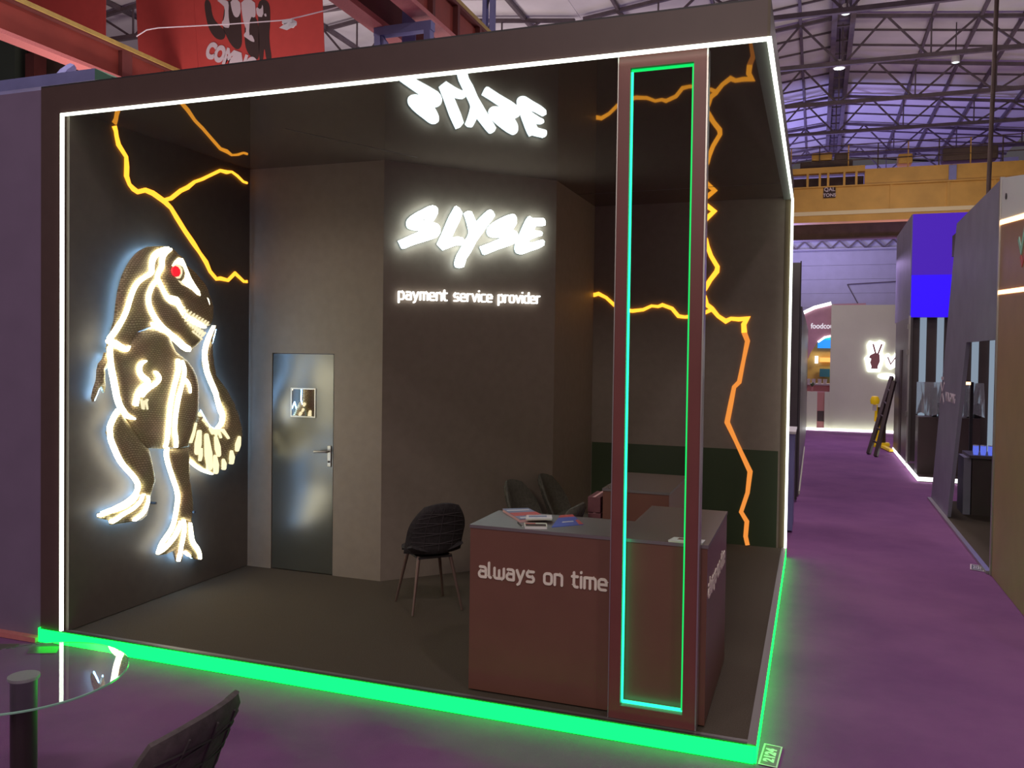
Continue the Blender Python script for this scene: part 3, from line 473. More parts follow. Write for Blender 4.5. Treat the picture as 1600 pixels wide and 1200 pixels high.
# ---------------------------------------------------------------- measured outlines (metres on their walls)
DATA = json.loads(r"""{"plates":{"neck":[0.075,0.025,[[0.945,2.955],[0.878,2.96],[0.813,2.954],[0.748,2.944],[0.685,2.932],[0.638,2.91],[0.592,2.884],[0.55,2.847],[0.514,2.809],[0.485,2.769],[0.458,2.727],[0.432,2.68],[0.415,2.633],[0.398,2.582],[0.386,2.531],[0.377,2.48],[0.37,2.429],[0.364,2.384],[0.358,2.343],[0.344,2.309],[0.33,2.275],[0.316,2.238],[0.302,2.199],[0.288,2.155],[0.417,2.111],[0.483,2.123],[0.513,2.191],[0.565,2.261],[0.673,2.299],[0.752,2.319],[0.882,2.282],[0.816,2.327],[0.735,2.407],[0.684,2.498],[0.679,2.544],[0.718,2.629],[0.79,2.688],[0.838,2.781],[0.83,2.84],[0.862,2.903]]],"torso":[0.07,0.032,[[0.286,2.144],[0.364,2.189],[0.481,2.145],[0.57,2.261],[0.663,2.281],[0.757,2.314],[0.913,2.27],[0.956,2.174],[0.999,2.114],[1.042,2.089],[1.13,2.042],[1.203,1.976],[1.249,1.9],[1.273,1.798],[1.269,1.696],[1.269,1.694],[1.275,1.618],[1.242,1.544],[1.215,1.482],[1.189,1.421],[1.157,1.361],[1.144,1.325],[1.047,1.32],[0.927,1.332],[0.877,1.328],[0.699,1.352],[0.62,1.413],[0.543,1.507],[0.483,1.597],[0.424,1.664],[0.38,1.786],[0.344,1.932],[0.315,2.044]]],"head":[0.092,0.034,[[0.926,2.952],[0.964,2.932],[0.998,2.906],[1.029,2.895],[1.06,2.882],[1.09,2.83],[1.144,2.805],[1.198,2.776],[1.24,2.747],[1.271,2.722],[1.322,2.686],[1.356,2.64],[1.372,2.609],[1.404,2.554],[1.42,2.51],[1.426,2.465],[1.419,2.413],[1.406,2.376],[1.378,2.344],[1.336,2.333],[1.274,2.343],[1.21,2.366],[1.138,2.395],[1.084,2.429],[1.04,2.47],[1.014,2.518],[0.929,2.525],[0.87,2.557],[0.829,2.614],[0.796,2.67],[0.771,2.686],[0.82,2.779],[0.811,2.837],[0.843,2.9]]],"jaw":[0.084,0.026,[[0.78,2.681],[0.829,2.62],[0.871,2.557],[0.938,2.525],[1.024,2.475],[1.067,2.416],[1.112,2.375],[1.175,2.327],[1.229,2.279],[1.279,2.24],[1.276,2.21],[1.248,2.185],[1.212,2.159],[1.176,2.14],[1.131,2.127],[1.078,2.158],[0.974,2.233],[0.873,2.281],[0.798,2.327],[0.726,2.407],[0.675,2.497],[0.67,2.544],[0.709,2.628]]],"tail":[0.05,0.032,[[1.496,2.342],[1.52,2.349],[1.497,2.286],[1.459,2.207],[1.465,2.129],[1.479,2.051],[1.493,1.972],[1.525,1.899],[1.579,1.852],[1.63,1.804],[1.692,1.741],[1.754,1.657],[1.818,1.545],[1.776,1.614],[1.829,1.529],[1.862,1.444],[1.876,1.367],[1.864,1.279],[1.832,1.214],[1.78,1.158],[1.718,1.118],[1.647,1.093],[1.556,1.06],[1.482,1.043],[1.42,1.062],[1.353,1.097],[1.269,1.146],[1.186,1.206],[1.168,1.296],[1.176,1.359],[1.212,1.418],[1.248,1.504],[1.302,1.609],[1.35,1.548],[1.397,1.493],[1.446,1.448],[1.514,1.425],[1.573,1.433],[1.623,1.463],[1.636,1.528],[1.622,1.596],[1.581,1.658],[1.592,1.573],[1.551,1.668],[1.472,1.79],[1.404,1.896],[1.355,2.0],[1.355,2.051],[1.369,2.115],[1.401,2.206],[1.448,2.284]]],"left_leg":[0.06,0.03,[[0.412,1.67],[0.479,1.597],[0.523,1.548],[0.577,1.48],[0.646,1.41],[0.709,1.351],[0.734,1.295],[0.75,1.234],[0.766,1.172],[0.786,1.086],[0.767,1.053],[0.751,1.007],[0.735,0.962],[0.649,0.976],[0.587,0.997],[0.625,1.061],[0.571,1.139],[0.495,1.207],[0.421,1.284],[0.385,1.345],[0.356,1.404],[0.327,1.457],[0.299,1.51],[0.327,1.558],[0.355,1.606],[0.383,1.638]]],"right_leg":[0.06,0.03,[[0.905,1.33],[1.059,1.318],[1.156,1.317],[1.165,1.26],[1.169,1.196],[1.174,1.107],[1.18,1.031],[1.195,0.966],[1.208,0.9],[1.217,0.835],[1.212,0.773],[1.202,0.711],[1.215,0.671],[1.116,0.695],[1.019,0.732],[1.027,0.805],[1.053,0.924],[1.017,1.016],[0.974,1.096],[0.94,1.168],[0.914,1.238]]],"left_foot":[0.06,0.025,[[0.587,1.003],[0.664,0.985],[0.735,0.968],[0.731,0.927],[0.715,0.87],[0.696,0.82],[0.634,0.791],[0.588,0.797],[0.527,0.801],[0.467,0.804],[0.423,0.809],[0.339,0.813],[0.325,0.85],[0.224,0.886],[0.217,0.917],[0.294,0.926],[0.365,0.933],[0.437,0.943],[0.504,0.958]]],"right_foot":[0.06,0.025,[[1.011,0.74],[1.116,0.714],[1.209,0.678],[1.221,0.593],[1.216,0.53],[1.262,0.476],[1.303,0.429],[1.326,0.333],[1.254,0.344],[1.153,0.417],[1.109,0.439],[1.083,0.364],[1.034,0.375],[0.995,0.477],[0.91,0.465],[0.819,0.477],[0.827,0.514],[0.868,0.571],[0.926,0.608],[0.98,0.671]]],"far_arm":[0.05,0.022,[[0.292,2.105],[0.335,2.044],[0.314,1.999],[0.286,1.978],[0.286,1.911],[0.293,1.856],[0.279,1.806],[0.251,1.857],[0.231,1.836],[0.21,1.793],[0.183,1.745],[0.174,1.772],[0.19,1.837],[0.217,1.902],[0.224,1.978],[0.237,2.022],[0.272,2.055]]]},"strips":[["neck_strip",0.122,[[0.865,2.938],[0.751,2.895],[0.696,2.843],[0.685,2.777],[0.689,2.725],[0.596,2.682],[0.52,2.625],[0.468,2.519],[0.439,2.427],[0.389,2.335],[0.343,2.267],[0.287,2.194]],[0.0402,0.0508,0.0504,0.0448,0.0392,0.0332,0.0383,0.038,0.0379,0.0376,0.0373,0.037]],["crest_strip",0.145,[[0.898,2.936],[0.831,2.901],[0.799,2.847],[0.804,2.789],[0.743,2.718],[0.779,2.645],[0.817,2.583],[0.867,2.535],[0.926,2.524]],[0.023,0.0456,0.0511,0.0455,0.0338,0.034,0.0342,0.0517,0.0521]],["lip_strip",0.145,[[0.892,2.534],[0.977,2.527],[1.003,2.474],[1.064,2.416],[1.153,2.364],[1.263,2.333],[1.309,2.326]],[0.0749,0.0699,0.0585,0.059,0.0478,0.0364,0.0244]],["jaw_strip",0.125,[[0.757,2.685],[0.694,2.621],[0.658,2.543],[0.668,2.462],[0.719,2.389],[0.792,2.321],[0.882,2.27],[0.959,2.217],[1.036,2.17],[1.116,2.137]],[0.0283,0.0392,0.0446,0.0447,0.0451,0.0455,0.0519,0.0524,0.0589,0.0536]],["throat_strip",0.125,[[0.7,2.335],[0.751,2.308],[0.825,2.283],[0.882,2.27]],[0.0225,0.034,0.0343,0.0288]],["shoulder_strip",0.122,[[0.273,2.188],[0.325,2.178],[0.368,2.15],[0.416,2.132],[0.448,2.129],[0.467,2.151]],[0.037,0.0532,0.0536,0.0486,0.0379,0.0163]],["back_strip",0.105,[[0.295,2.138],[0.31,2.055],[0.326,1.966],[0.343,1.877],[0.368,1.787],[0.409,1.688],[0.46,1.622],[0.52,1.598]],[0.0318,0.0372,0.0426,0.0428,0.0429,0.0432,0.0381,0.0165]],["front_arm_strip",0.125,[[0.631,2.041],[0.578,2.027],[0.556,1.988],[0.566,1.943],[0.605,1.908],[0.659,1.886],[0.632,1.857],[0.579,1.829],[0.544,1.786],[0.531,1.743],[0.521,1.699]],[0.0111,0.0387,0.0441,0.0441,0.0499,0.0391,0.0446,0.0498,0.0495,0.0494,0.0494]],["rear_arm_strip",0.125,[[0.726,1.953],[0.76,1.924],[0.774,1.893],[0.726,1.859],[0.659,1.831],[0.606,1.794],[0.596,1.769]],[0.0226,0.0397,0.0341,0.0395,0.0392,0.0389,0.0222]],["chest_strip",0.125,[[0.977,2.039],[0.985,1.966],[0.952,1.878],[0.917,1.781],[0.889,1.673],[0.875,1.545],[0.865,1.453],[0.866,1.451],[0.855,1.356]],[0.0409,0.0468,0.0408,0.0406,0.0405,0.0404,0.0404,0.0404,0.0346]],["belly_strip",0.125,[[1.032,2.034],[1.059,1.96],[1.041,1.892],[1.026,1.839],[0.986,1.746],[0.961,1.643],[0.944,1.54],[0.944,1.446],[0.947,1.444],[0.976,1.344]],[0.0236,0.0355,0.0354,0.0294,0.0469,0.0409,0.0408,0.0408,0.0467,0.0351]],["spur_strip",0.12,[[1.039,1.897],[1.084,1.869],[1.115,1.831],[1.123,1.772]],[0.0354,0.0297,0.0238,0.009]],["tail_strip",0.09,[[1.477,2.337],[1.405,2.232],[1.364,2.128],[1.354,2.013],[1.398,1.909],[1.467,1.803],[1.526,1.709],[1.567,1.602],[1.591,1.559],[1.578,1.48],[1.519,1.443]],[0.0187,0.0372,0.0431,0.0431,0.0434,0.0438,0.0441,0.0443,0.0445,0.0381,0.0315]],["left_leg_strip",0.092,[[0.393,1.669],[0.35,1.612],[0.297,1.516],[0.351,1.405],[0.413,1.288],[0.49,1.208],[0.561,1.141],[0.604,1.075],[0.577,1.005],[0.491,0.961],[0.36,0.934]],[0.0324,0.0375,0.0319,0.0376,0.0379,0.0329,0.0332,0.0334,0.0333,0.0274,0.0215]],["right_leg_strip",0.092,[[0.897,1.326],[0.906,1.24],[0.966,1.098],[1.039,0.934],[1.017,0.807],[0.984,0.678],[0.913,0.612],[0.85,0.564],[0.819,0.504]],[0.0348,0.0291,0.0293,0.0296,0.0295,0.0294,0.035,0.0289,0.023]],["tail_base_strip",0.085,[[1.169,1.203],[1.251,1.145],[1.354,1.088],[1.46,1.047]],[0.0181,0.0244,0.0247,0.0125]],["toe_strip",0.1,[[0.581,0.999],[0.521,0.957],[0.417,0.929],[0.316,0.923],[0.219,0.907]],[0.0278,0.0386,0.038,0.0321,0.0263]],["toe_strip",0.1,[[0.635,0.997],[0.597,0.95],[0.521,0.905],[0.417,0.883],[0.331,0.843]],[0.0168,0.0278,0.0275,0.0326,0.0375]],["toe_strip",0.1,[[0.69,0.971],[0.667,0.916],[0.628,0.852],[0.544,0.82]],[0.0169,0.0281,0.0336,0.0332]],["toe_strip",0.1,[[1.04,0.705],[1.006,0.637],[0.955,0.586],[0.871,0.53],[0.813,0.494]],[0.0237,0.0413,0.041,0.0348,0.0173]],["toe_strip",0.1,[[1.084,0.709],[1.079,0.623],[1.059,0.54],[1.042,0.493],[1.034,0.39]],[0.0239,0.0417,0.0357,0.0356,0.0237]],["toe_strip",0.1,[[1.155,0.671],[1.161,0.581],[1.184,0.501],[1.248,0.436],[1.286,0.351]],[0.0241,0.0422,0.0423,0.0427,0.0245]],["toe_strip",0.1,[[1.103,0.443],[1.166,0.397]],[0.0239,0.0181]],["scute",0.1,[[1.233,1.266],[1.245,1.333],[1.264,1.434]],[0.0382,0.0547,0.0274]],["scute",0.1,[[1.27,1.198],[1.276,1.233],[1.284,1.286]],[0.0214,0.0305,0.0153]],["scute",0.1,[[1.393,1.119],[1.374,1.229],[1.347,1.393]],[0.0478,0.068,0.0339]],["scute",0.1,[[1.48,1.069],[1.472,1.122],[1.459,1.202]],[0.0351,0.0501,0.025]],["scute",0.1,[[1.508,1.217],[1.492,1.276],[1.468,1.365]],[0.0352,0.0502,0.025]],["scute",0.1,[[1.589,1.088],[1.58,1.116],[1.568,1.157]],[0.0312,0.0445,0.0222]],["scute",0.1,[[1.69,1.129],[1.686,1.165],[1.679,1.218]],[0.0361,0.0515,0.0257]],["scute",0.1,[[1.758,1.237],[1.769,1.276],[1.786,1.336]],[0.0364,0.052,0.026]],["scute",0.1,[[1.177,1.36],[1.188,1.419],[1.203,1.509]],[0.0211,0.0302,0.0151]],["scute",0.09,[[1.269,1.593],[1.297,1.565]],[0.0183,0.011]],["scute",0.09,[[1.307,1.539],[1.335,1.511]],[0.0184,0.0111]],["scute",0.09,[[1.345,1.504],[1.377,1.472]],[0.0185,0.0111]],["scute",0.09,[[1.402,1.448],[1.425,1.407]],[0.0248,0.0149]],["scute",0.09,[[1.45,1.431],[1.474,1.39]],[0.025,0.015]],["scute",0.09,[[1.509,1.426],[1.533,1.365]],[0.0252,0.0151]],["scute",0.09,[[1.568,1.421],[1.635,1.349]],[0.0254,0.0153]],["tooth",0.145,[[1.029,2.455],[1.046,2.485]],[0.0176,0.0041]],["tooth",0.13,[[1.053,2.427],[1.022,2.391]],[0.0177,0.0047]],["tooth",0.145,[[1.062,2.433],[1.079,2.463]],[0.0177,0.0041]],["tooth",0.13,[[1.084,2.399],[1.052,2.363]],[0.0178,0.0047]],["tooth",0.145,[[1.096,2.417],[1.113,2.448]],[0.0178,0.0042]],["tooth",0.13,[[1.114,2.378],[1.083,2.343]],[0.0178,0.0047]],["tooth",0.145,[[1.13,2.403],[1.147,2.434]],[0.0179,0.0042]],["tooth",0.13,[[1.145,2.36],[1.113,2.324]],[0.0179,0.0048]],["tooth",0.145,[[1.164,2.39],[1.182,2.421]],[0.0179,0.0042]],["tooth",0.13,[[1.176,2.343],[1.144,2.307]],[0.018,0.0048]],["tooth",0.145,[[1.198,2.377],[1.216,2.408]],[0.018,0.0042]],["tooth",0.13,[[1.208,2.326],[1.175,2.29]],[0.0181,0.0048]],["tooth",0.145,[[1.233,2.365],[1.251,2.396]],[0.0181,0.0042]],["tooth",0.13,[[1.239,2.31],[1.207,2.274]],[0.0181,0.0048]],["tooth",0.145,[[1.268,2.353],[1.287,2.384]],[0.0182,0.0043]],["tooth",0.13,[[1.271,2.295],[1.238,2.259]],[0.0182,0.0048]],["tooth",0.145,[[1.304,2.342],[1.322,2.373]],[0.0183,0.0043]],["tooth",0.13,[[1.304,2.28],[1.27,2.243]],[0.0183,0.0049]],["tooth",0.13,[[1.144,2.287],[1.166,2.267]],[0.0179,0.0048]],["tooth",0.13,[[1.177,2.27],[1.199,2.251]],[0.018,0.0048]],["tooth",0.13,[[1.21,2.253],[1.232,2.234]],[0.0181,0.0048]],["tooth",0.13,[[1.243,2.236],[1.265,2.217]],[0.0182,0.0049]],["claw",0.125,[[0.58,1.745],[0.593,1.67]],[0.0166,0.0067]],["claw",0.125,[[0.606,1.734],[0.606,1.664]],[0.0167,0.0067]],["claw",0.125,[[0.626,1.738],[0.646,1.662]],[0.0167,0.0067]],["claw",0.125,[[0.646,1.742],[0.626,1.713]],[0.0168,0.0067]]],"brow":[[0.887,2.803],[0.912,2.841],[0.957,2.874],[1.002,2.875],[1.026,2.847],[1.058,2.795],[1.102,2.726],[1.156,2.669],[1.206,2.622],[1.217,2.586],[1.175,2.595],[1.121,2.629],[1.05,2.648],[0.989,2.68],[1.027,2.713],[1.041,2.763],[1.014,2.81],[0.971,2.823],[0.92,2.812]],"eyelid":[[0.987,2.686],[1.048,2.648],[1.118,2.632],[1.065,2.643],[0.996,2.66],[0.953,2.692]],"eye_white":[[0.891,2.803],[0.929,2.823],[0.97,2.815],[0.998,2.784],[0.995,2.747],[0.971,2.711],[0.943,2.706],[0.908,2.725]],"eye":[[0.876,2.762],[0.884,2.79],[0.909,2.805],[0.939,2.799],[0.963,2.778],[0.967,2.75],[0.95,2.726],[0.92,2.718],[0.889,2.731]],"nostril":[[1.271,2.573],[1.297,2.58],[1.323,2.564],[1.338,2.53],[1.335,2.501],[1.316,2.495],[1.29,2.514],[1.271,2.543]],"ltn_left":[[[0.429,3.812],[0.444,3.777],[0.451,3.74],[0.47,3.682],[0.546,3.607],[0.552,3.535],[0.55,3.461],[0.579,3.403],[0.618,3.376],[0.664,3.36],[0.744,3.389],[0.826,3.379],[0.954,3.335],[1.026,3.295],[1.093,3.226],[1.192,3.129],[1.294,3.04],[1.374,2.967],[1.456,2.893],[1.506,2.82],[1.591,2.76],[1.642,2.77],[1.747,2.762],[1.844,2.835],[1.973,2.769],[2.02,2.773]],[[0.939,3.342],[1.026,3.373],[1.137,3.456],[1.22,3.499],[1.306,3.563],[1.401,3.604],[1.466,3.639],[1.633,3.726],[1.72,3.729],[1.79,3.747],[1.872,3.725],[1.955,3.689],[2.011,3.688]]],"ltn_right":[[[3.971,3.81],[4.061,3.799],[4.109,3.769],[4.185,3.71],[4.105,3.637],[4.044,3.563],[4.039,3.479],[4.102,3.407],[4.117,3.337],[4.16,3.225],[4.231,3.105],[4.225,3.056],[4.158,2.967],[4.099,2.87],[4.051,2.815],[4.1,2.78],[4.122,2.696],[4.178,2.654],[4.248,2.57],[4.33,2.514],[4.384,2.542],[4.464,2.535],[4.551,2.542],[4.519,2.48],[4.527,2.39],[4.562,2.301],[4.526,2.101],[4.484,1.858],[4.431,1.801],[4.401,1.627],[4.365,1.417],[4.463,1.213],[4.616,0.895],[4.594,0.665],[4.531,0.452],[4.593,0.353],[4.583,0.192],[4.605,0.097]],[[4.178,2.64],[4.097,2.605],[3.994,2.57],[3.889,2.56],[3.819,2.57],[3.747,2.655],[3.64,2.695],[3.591,2.677],[3.519,2.685],[3.426,2.643],[3.303,2.629],[3.208,2.643],[3.097,2.695],[2.999,2.782],[2.909,2.827],[2.857,2.813],[2.811,2.828]]],"logo":{"S":[[[0.4341,3.455],[0.3975,3.4437],[0.3611,3.4222],[0.3188,3.398],[0.2768,3.3728],[0.2386,3.3446],[0.2114,3.3163],[0.2009,3.2928],[0.1999,3.2702],[0.2061,3.2503],[0.2183,3.2377],[0.2424,3.2294],[0.2665,3.2245],[0.3027,3.225],[0.3367,3.2265],[0.2969,3.2052],[0.2549,3.1839],[0.1893,3.1507],[0.1243,3.1178],[0.1425,3.0831],[0.1606,3.0528],[0.1785,3.054],[0.2202,3.0738],[0.268,3.0941],[0.3283,3.1154],[0.389,3.1368],[0.4378,3.1552],[0.4746,3.1716],[0.4991,3.1942],[0.5112,3.2204],[0.5134,3.2413],[0.5082,3.2627],[0.498,3.2826],[0.483,3.2952],[0.436,3.3063],[0.4565,3.3344],[0.4723,3.3609],[0.4843,3.3872],[0.4864,3.4138],[0.4812,3.4363],[0.465,3.4498]],[[0.3865,3.3423],[0.3199,3.3082],[0.3685,3.3157]]],"L":[[[0.6645,3.47],[0.6963,3.4554],[0.7286,3.4117],[0.7139,3.3732],[0.6979,3.3335],[0.6794,3.2971],[0.6609,3.2608],[0.6425,3.2222],[0.6241,3.1826],[0.6493,3.1879],[0.6871,3.193],[0.7253,3.19],[0.7407,3.1795],[0.7486,3.1625],[0.7463,3.1414],[0.7389,3.121],[0.7008,3.1218],[0.6692,3.1138],[0.6378,3.1024],[0.594,3.0843],[0.5505,3.0652],[0.5228,3.0887],[0.4939,3.1155],[0.5144,3.1607],[0.5362,3.205],[0.5544,3.2467],[0.5726,3.2886],[0.5896,3.3304],[0.6091,3.3725],[0.6361,3.4211]]],"Y":[[[0.7541,3.4139],[0.7794,3.4336],[0.8179,3.4346],[0.8377,3.3977],[0.8577,3.3583],[0.8708,3.3418],[0.9028,3.3738],[0.9413,3.4124],[0.9697,3.4408],[0.9995,3.4647],[1.0192,3.4652],[1.0392,3.4504],[1.0569,3.4163],[1.0271,3.3746],[0.9948,3.3341],[0.9627,3.2902],[0.9306,3.2464],[0.8987,3.2027],[0.8669,3.1592],[0.8417,3.1105],[0.8166,3.0618],[0.7939,3.0311],[0.7725,3.0004],[0.7603,2.9622],[0.748,2.9229],[0.7163,2.9129],[0.6781,2.9189],[0.6677,2.9416],[0.6674,2.959],[0.6771,2.9945],[0.6893,3.0302],[0.7141,3.0726],[0.739,3.1152],[0.764,3.1578],[0.789,3.2005],[0.8015,3.2249],[0.8076,3.2488],[0.7981,3.289],[0.7873,3.3291],[0.7713,3.3745]]],"S.001":[[[1.2395,3.4474],[1.2059,3.4373],[1.1792,3.4267],[1.1328,3.4037],[1.0866,3.3772],[1.0472,3.3514],[1.0147,3.3239],[0.9953,3.2963],[0.9892,3.2686],[0.9961,3.2454],[1.0095,3.2286],[1.0293,3.2206],[1.0492,3.2173],[1.0956,3.2184],[1.1422,3.2206],[1.0827,3.1924],[1.0236,3.1644],[0.9713,3.143],[0.9194,3.1217],[0.9355,3.0873],[0.953,3.053],[0.9726,3.0519],[1.0314,3.0783],[1.0906,3.1036],[1.1503,3.1255],[1.2103,3.1476],[1.2505,3.1672],[1.2841,3.1888],[1.2986,3.214],[1.3037,3.2384],[1.3006,3.2623],[1.2895,3.2796],[1.2689,3.2924],[1.2417,3.2999],[1.2643,3.3293],[1.2815,3.3572],[1.2852,3.3815],[1.2848,3.4056],[1.2763,3.4289],[1.2598,3.4443]],[[1.1808,3.3227],[1.1409,3.3041],[1.1703,3.3076]]],"E":[[[1.4238,3.4414],[1.4544,3.4257],[1.514,3.4307],[1.5698,3.4354],[1.5869,3.4233],[1.5942,3.4068],[1.5959,3.3886],[1.592,3.3699],[1.571,3.3646],[1.5333,3.3616],[1.4944,3.356],[1.4808,3.3343],[1.4673,3.3113],[1.5021,3.3116],[1.5369,3.3106],[1.5552,3.3046],[1.5652,3.2944],[1.5586,3.2694],[1.5349,3.2616],[1.51,3.2536],[1.4686,3.236],[1.4274,3.2172],[1.414,3.192],[1.4484,3.1968],[1.483,3.2029],[1.5245,3.2181],[1.5662,3.2309],[1.5875,3.2165],[1.5839,3.1795],[1.5562,3.1604],[1.5257,3.1449],[1.4842,3.1287],[1.4428,3.115],[1.4017,3.0977],[1.3608,3.0817],[1.3334,3.0812],[1.3061,3.0879],[1.2922,3.1026],[1.2851,3.1226],[1.286,3.1504],[1.2911,3.1773],[1.3094,3.2208],[1.3306,3.2646],[1.3504,3.3083],[1.3702,3.3522],[1.3862,3.3837],[1.4035,3.4154]]]},"banner":{"blobs":[[[-11.996,12.43],[-11.742,12.398],[-11.67,11.866],[-11.37,11.569],[-11.21,11.439],[-11.208,11.216],[-11.39,11.18],[-11.62,11.299],[-11.852,11.663]],[[-11.216,12.331],[-10.698,12.266],[-10.647,11.522],[-10.598,10.963],[-10.754,10.814],[-10.98,10.968],[-11.186,11.306],[-11.325,11.601],[-11.259,11.965]],[[-10.515,11.691],[-10.316,11.777],[-10.05,11.635],[-9.997,10.495],[-10.173,10.495],[-10.396,10.665],[-10.532,10.993]],[[-10.098,12.19],[-9.683,12.137],[-9.634,11.586],[-9.695,11.047],[-9.559,10.341],[-9.754,10.342],[-9.846,10.881],[-9.886,10.356],[-10.018,10.369],[-10.048,11.452]]],"drips":[[[-11.536,12.372],[-11.194,12.329],[-11.08,12.24],[-11.1,11.909],[-11.029,11.493],[-11.256,11.537],[-11.348,11.678],[-11.235,11.777],[-11.215,12.109],[-11.352,12.237]],[[-11.035,12.308],[-10.698,12.266],[-10.651,11.928],[-10.761,11.757],[-10.896,11.81],[-10.988,12.043]],[[-10.653,12.26],[-10.187,12.201],[-10.14,11.866],[-10.16,11.685],[-10.338,11.743],[-10.378,11.197],[-10.267,11.221],[-10.155,10.988],[-10.288,11.021],[-10.444,11.131],[-10.578,11.219],[-10.446,11.352],[-10.559,11.586],[-10.628,11.925]],[[-10.141,12.012],[-9.964,11.881],[-9.9,12.073],[-9.875,11.669],[-10.095,11.714]],[[-9.854,11.758],[-9.788,11.768],[-9.766,11.674],[-9.831,11.682]]]}}""")

# ================================================================ THE SETTING
def ground():
    # hall carpet, finely divided near the booth so that it can lie in soft ripples
    mb = MB()
    xs = [-24 + i*2.0 for i in range(9)] + [-6 + 0.16*i for i in range(1, 82)] + [8 + i*2.5 for i in range(0, 8)]
    ys = [-9 + i*1.0 for i in range(5)] + [-4 + 0.16*i for i in range(1, 32)] + [1.2 + 1.6*i for i in range(1, 36)]
    xs = sorted(set(round(x, 3) for x in xs)); ys = sorted(set(round(y, 3) for y in ys))
    def hz(x, y):
        if y > 1.0 or x < -0.6 or x > 6.5 or y < -3.6: return -0.004
        k = math.exp(-((y+0.55)/0.55)**2) * (0.5+0.5*math.tanh((x-1.5)*1.2)) * (0.5-0.5*math.tanh((y+0.10)/0.05))
        return -0.004 + 0.032*k*(math.sin(3.1*x + 7.5*y + 1.2*math.sin(2.3*x)) - 0.6)
    vs = [(x, y, hz(x, y)) for y in ys for x in xs]; n = len(xs)
    fs = [(j*n+i, j*n+i+1, (j+1)*n+i+1, (j+1)*n+i) for j in range(len(ys)-1) for i in range(n-1)]
    mb.add(vs, fs)
    return mb.build('floor', M['carpet'], smooth=True, kind='structure')
tag(ground(), 'purple hall carpet running down the aisle', kind='structure')

# booth shell (5 m x 4.84 m, deck 0.10 m high)
HC = 3.822
MB().box(0.012, 4.985, 0.03, 4.84, 0.0, 0.094).build('floor.001', M['deck'], kind='structure')
mb = MB().box(0.0, 0.205, 0.0, 2.26, 0.10, 3.99); mb.build('wall_left', M['fascia'], kind='structure')
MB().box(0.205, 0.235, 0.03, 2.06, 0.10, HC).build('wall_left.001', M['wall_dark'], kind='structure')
# storage room: door wall, diagonal logo wall, side wall
def vwall(name, a, b, z0, z1, th, m, kind='structure'):
    a = Vector((a[0], a[1], 0)); b = Vector((b[0], b[1], 0)); d = (b-a).normalized(); n = Vector((-d.y, d.x, 0))*th
    vs = [a+Vector((0,0,z0)), b+Vector((0,0,z0)), b+n+Vector((0,0,z0)), a+n+Vector((0,0,z0))]
    vs += [v+Vector((0,0,z1-z0)) for v in vs]
    return MB().add(vs, [(3,2,1,0),(4,5,6,7),(0,1,5,4),(1,2,6,5),(2,3,7,6),(3,0,4,7)]).build(name, m, kind=kind)
DX0, DX1, DZ1 = 0.497, 1.160, 2.110
MB().box(0.205, DX0, 2.06, 2.12, 0.094, HC).box(DX1, 1.65, 2.06, 2.12, 0.094, HC).box(DX0, DX1, 2.06, 2.12, DZ1, HC).build('wall_door', M['wall'], kind='structure')
vwall('wall_diagonal', (1.65, 2.06), (2.85, 3.33), 0.094, HC, 0.06, M['wall'])
vwall('wall_store', (2.85, 3.33), (2.85, 4.84), 0.094, HC, 0.06, M['wall'])
MB().box(2.79, 4.92, 4.84, 4.90, 0.094, HC).build('wall_back', M['wall'], kind='structure')
MB().box(4.92, 5.0, 4.838, 4.90, 0.094, 3.99).build('trim_1', M['fascia_side'], kind='structure')
# ceiling: glossy stretched film inside a matt border
MB().box(0.235, 4.905, 0.06, 4.84, HC, HC+0.02).build('ceiling', M['stretch'], kind='structure')
MB().box(4.905, 4.985, 0.06, 4.84, HC-0.022, HC+0.02).build('trim_2', M['soffit'], kind='structure')
MB().box(0.205, 4.985, 0.012, 0.06, HC-0.022, HC+0.02).build('trim_3', M['soffit'], kind='structure')
MB().box(0.205, 4.985, 0.0, 0.012, 3.785, 3.99).build('trim_4', M['fascia'], kind='structure')
MB().box(4.985, 5.0, 0.0, 4.838, 3.785, 3.99).build('trim_5', M['fascia_side'], kind='structure')
MB().box(0.0, 5.0, 0.0, 4.90, 3.99, 4.0).build('roof_lid', M['dark'], kind='structure')
# deck edges
MB().box(0.205, 4.955, 0.020, 0.050, 0.094, 0.101).build('trim_6', M['alu_dull'], kind='structure')
MB().box(4.955, 5.002, 0.0, 4.84, 0.094, 0.103).build('trim_7', M['alu_dull'], kind='structure')
MB().box(0.0, 4.955, 0.0, 0.020, 0.094, 0.102).build('trim_8', M['dark'], kind='structure')
# dark green panel over the lower back wall
MB().box(2.86, 4.90, 4.834, 4.84, 0.094, 1.13).build('wall_back.001', mat('green_gloss_panel', (0.060, 0.085, 0.045), 0.25), kind='structure')
# seams welded in the ceiling film
sm = MB(); sm.bar((1.42, 0.9, HC-0.001), (1.98, 2.05, HC-0.001), 0.006, 0.002).bar((2.3, 4.1, HC-0.001), (4.9, 4.02, HC-0.001), 0.006, 0.002)
sm.build('trim_9', M['greydark'], kind='structure')

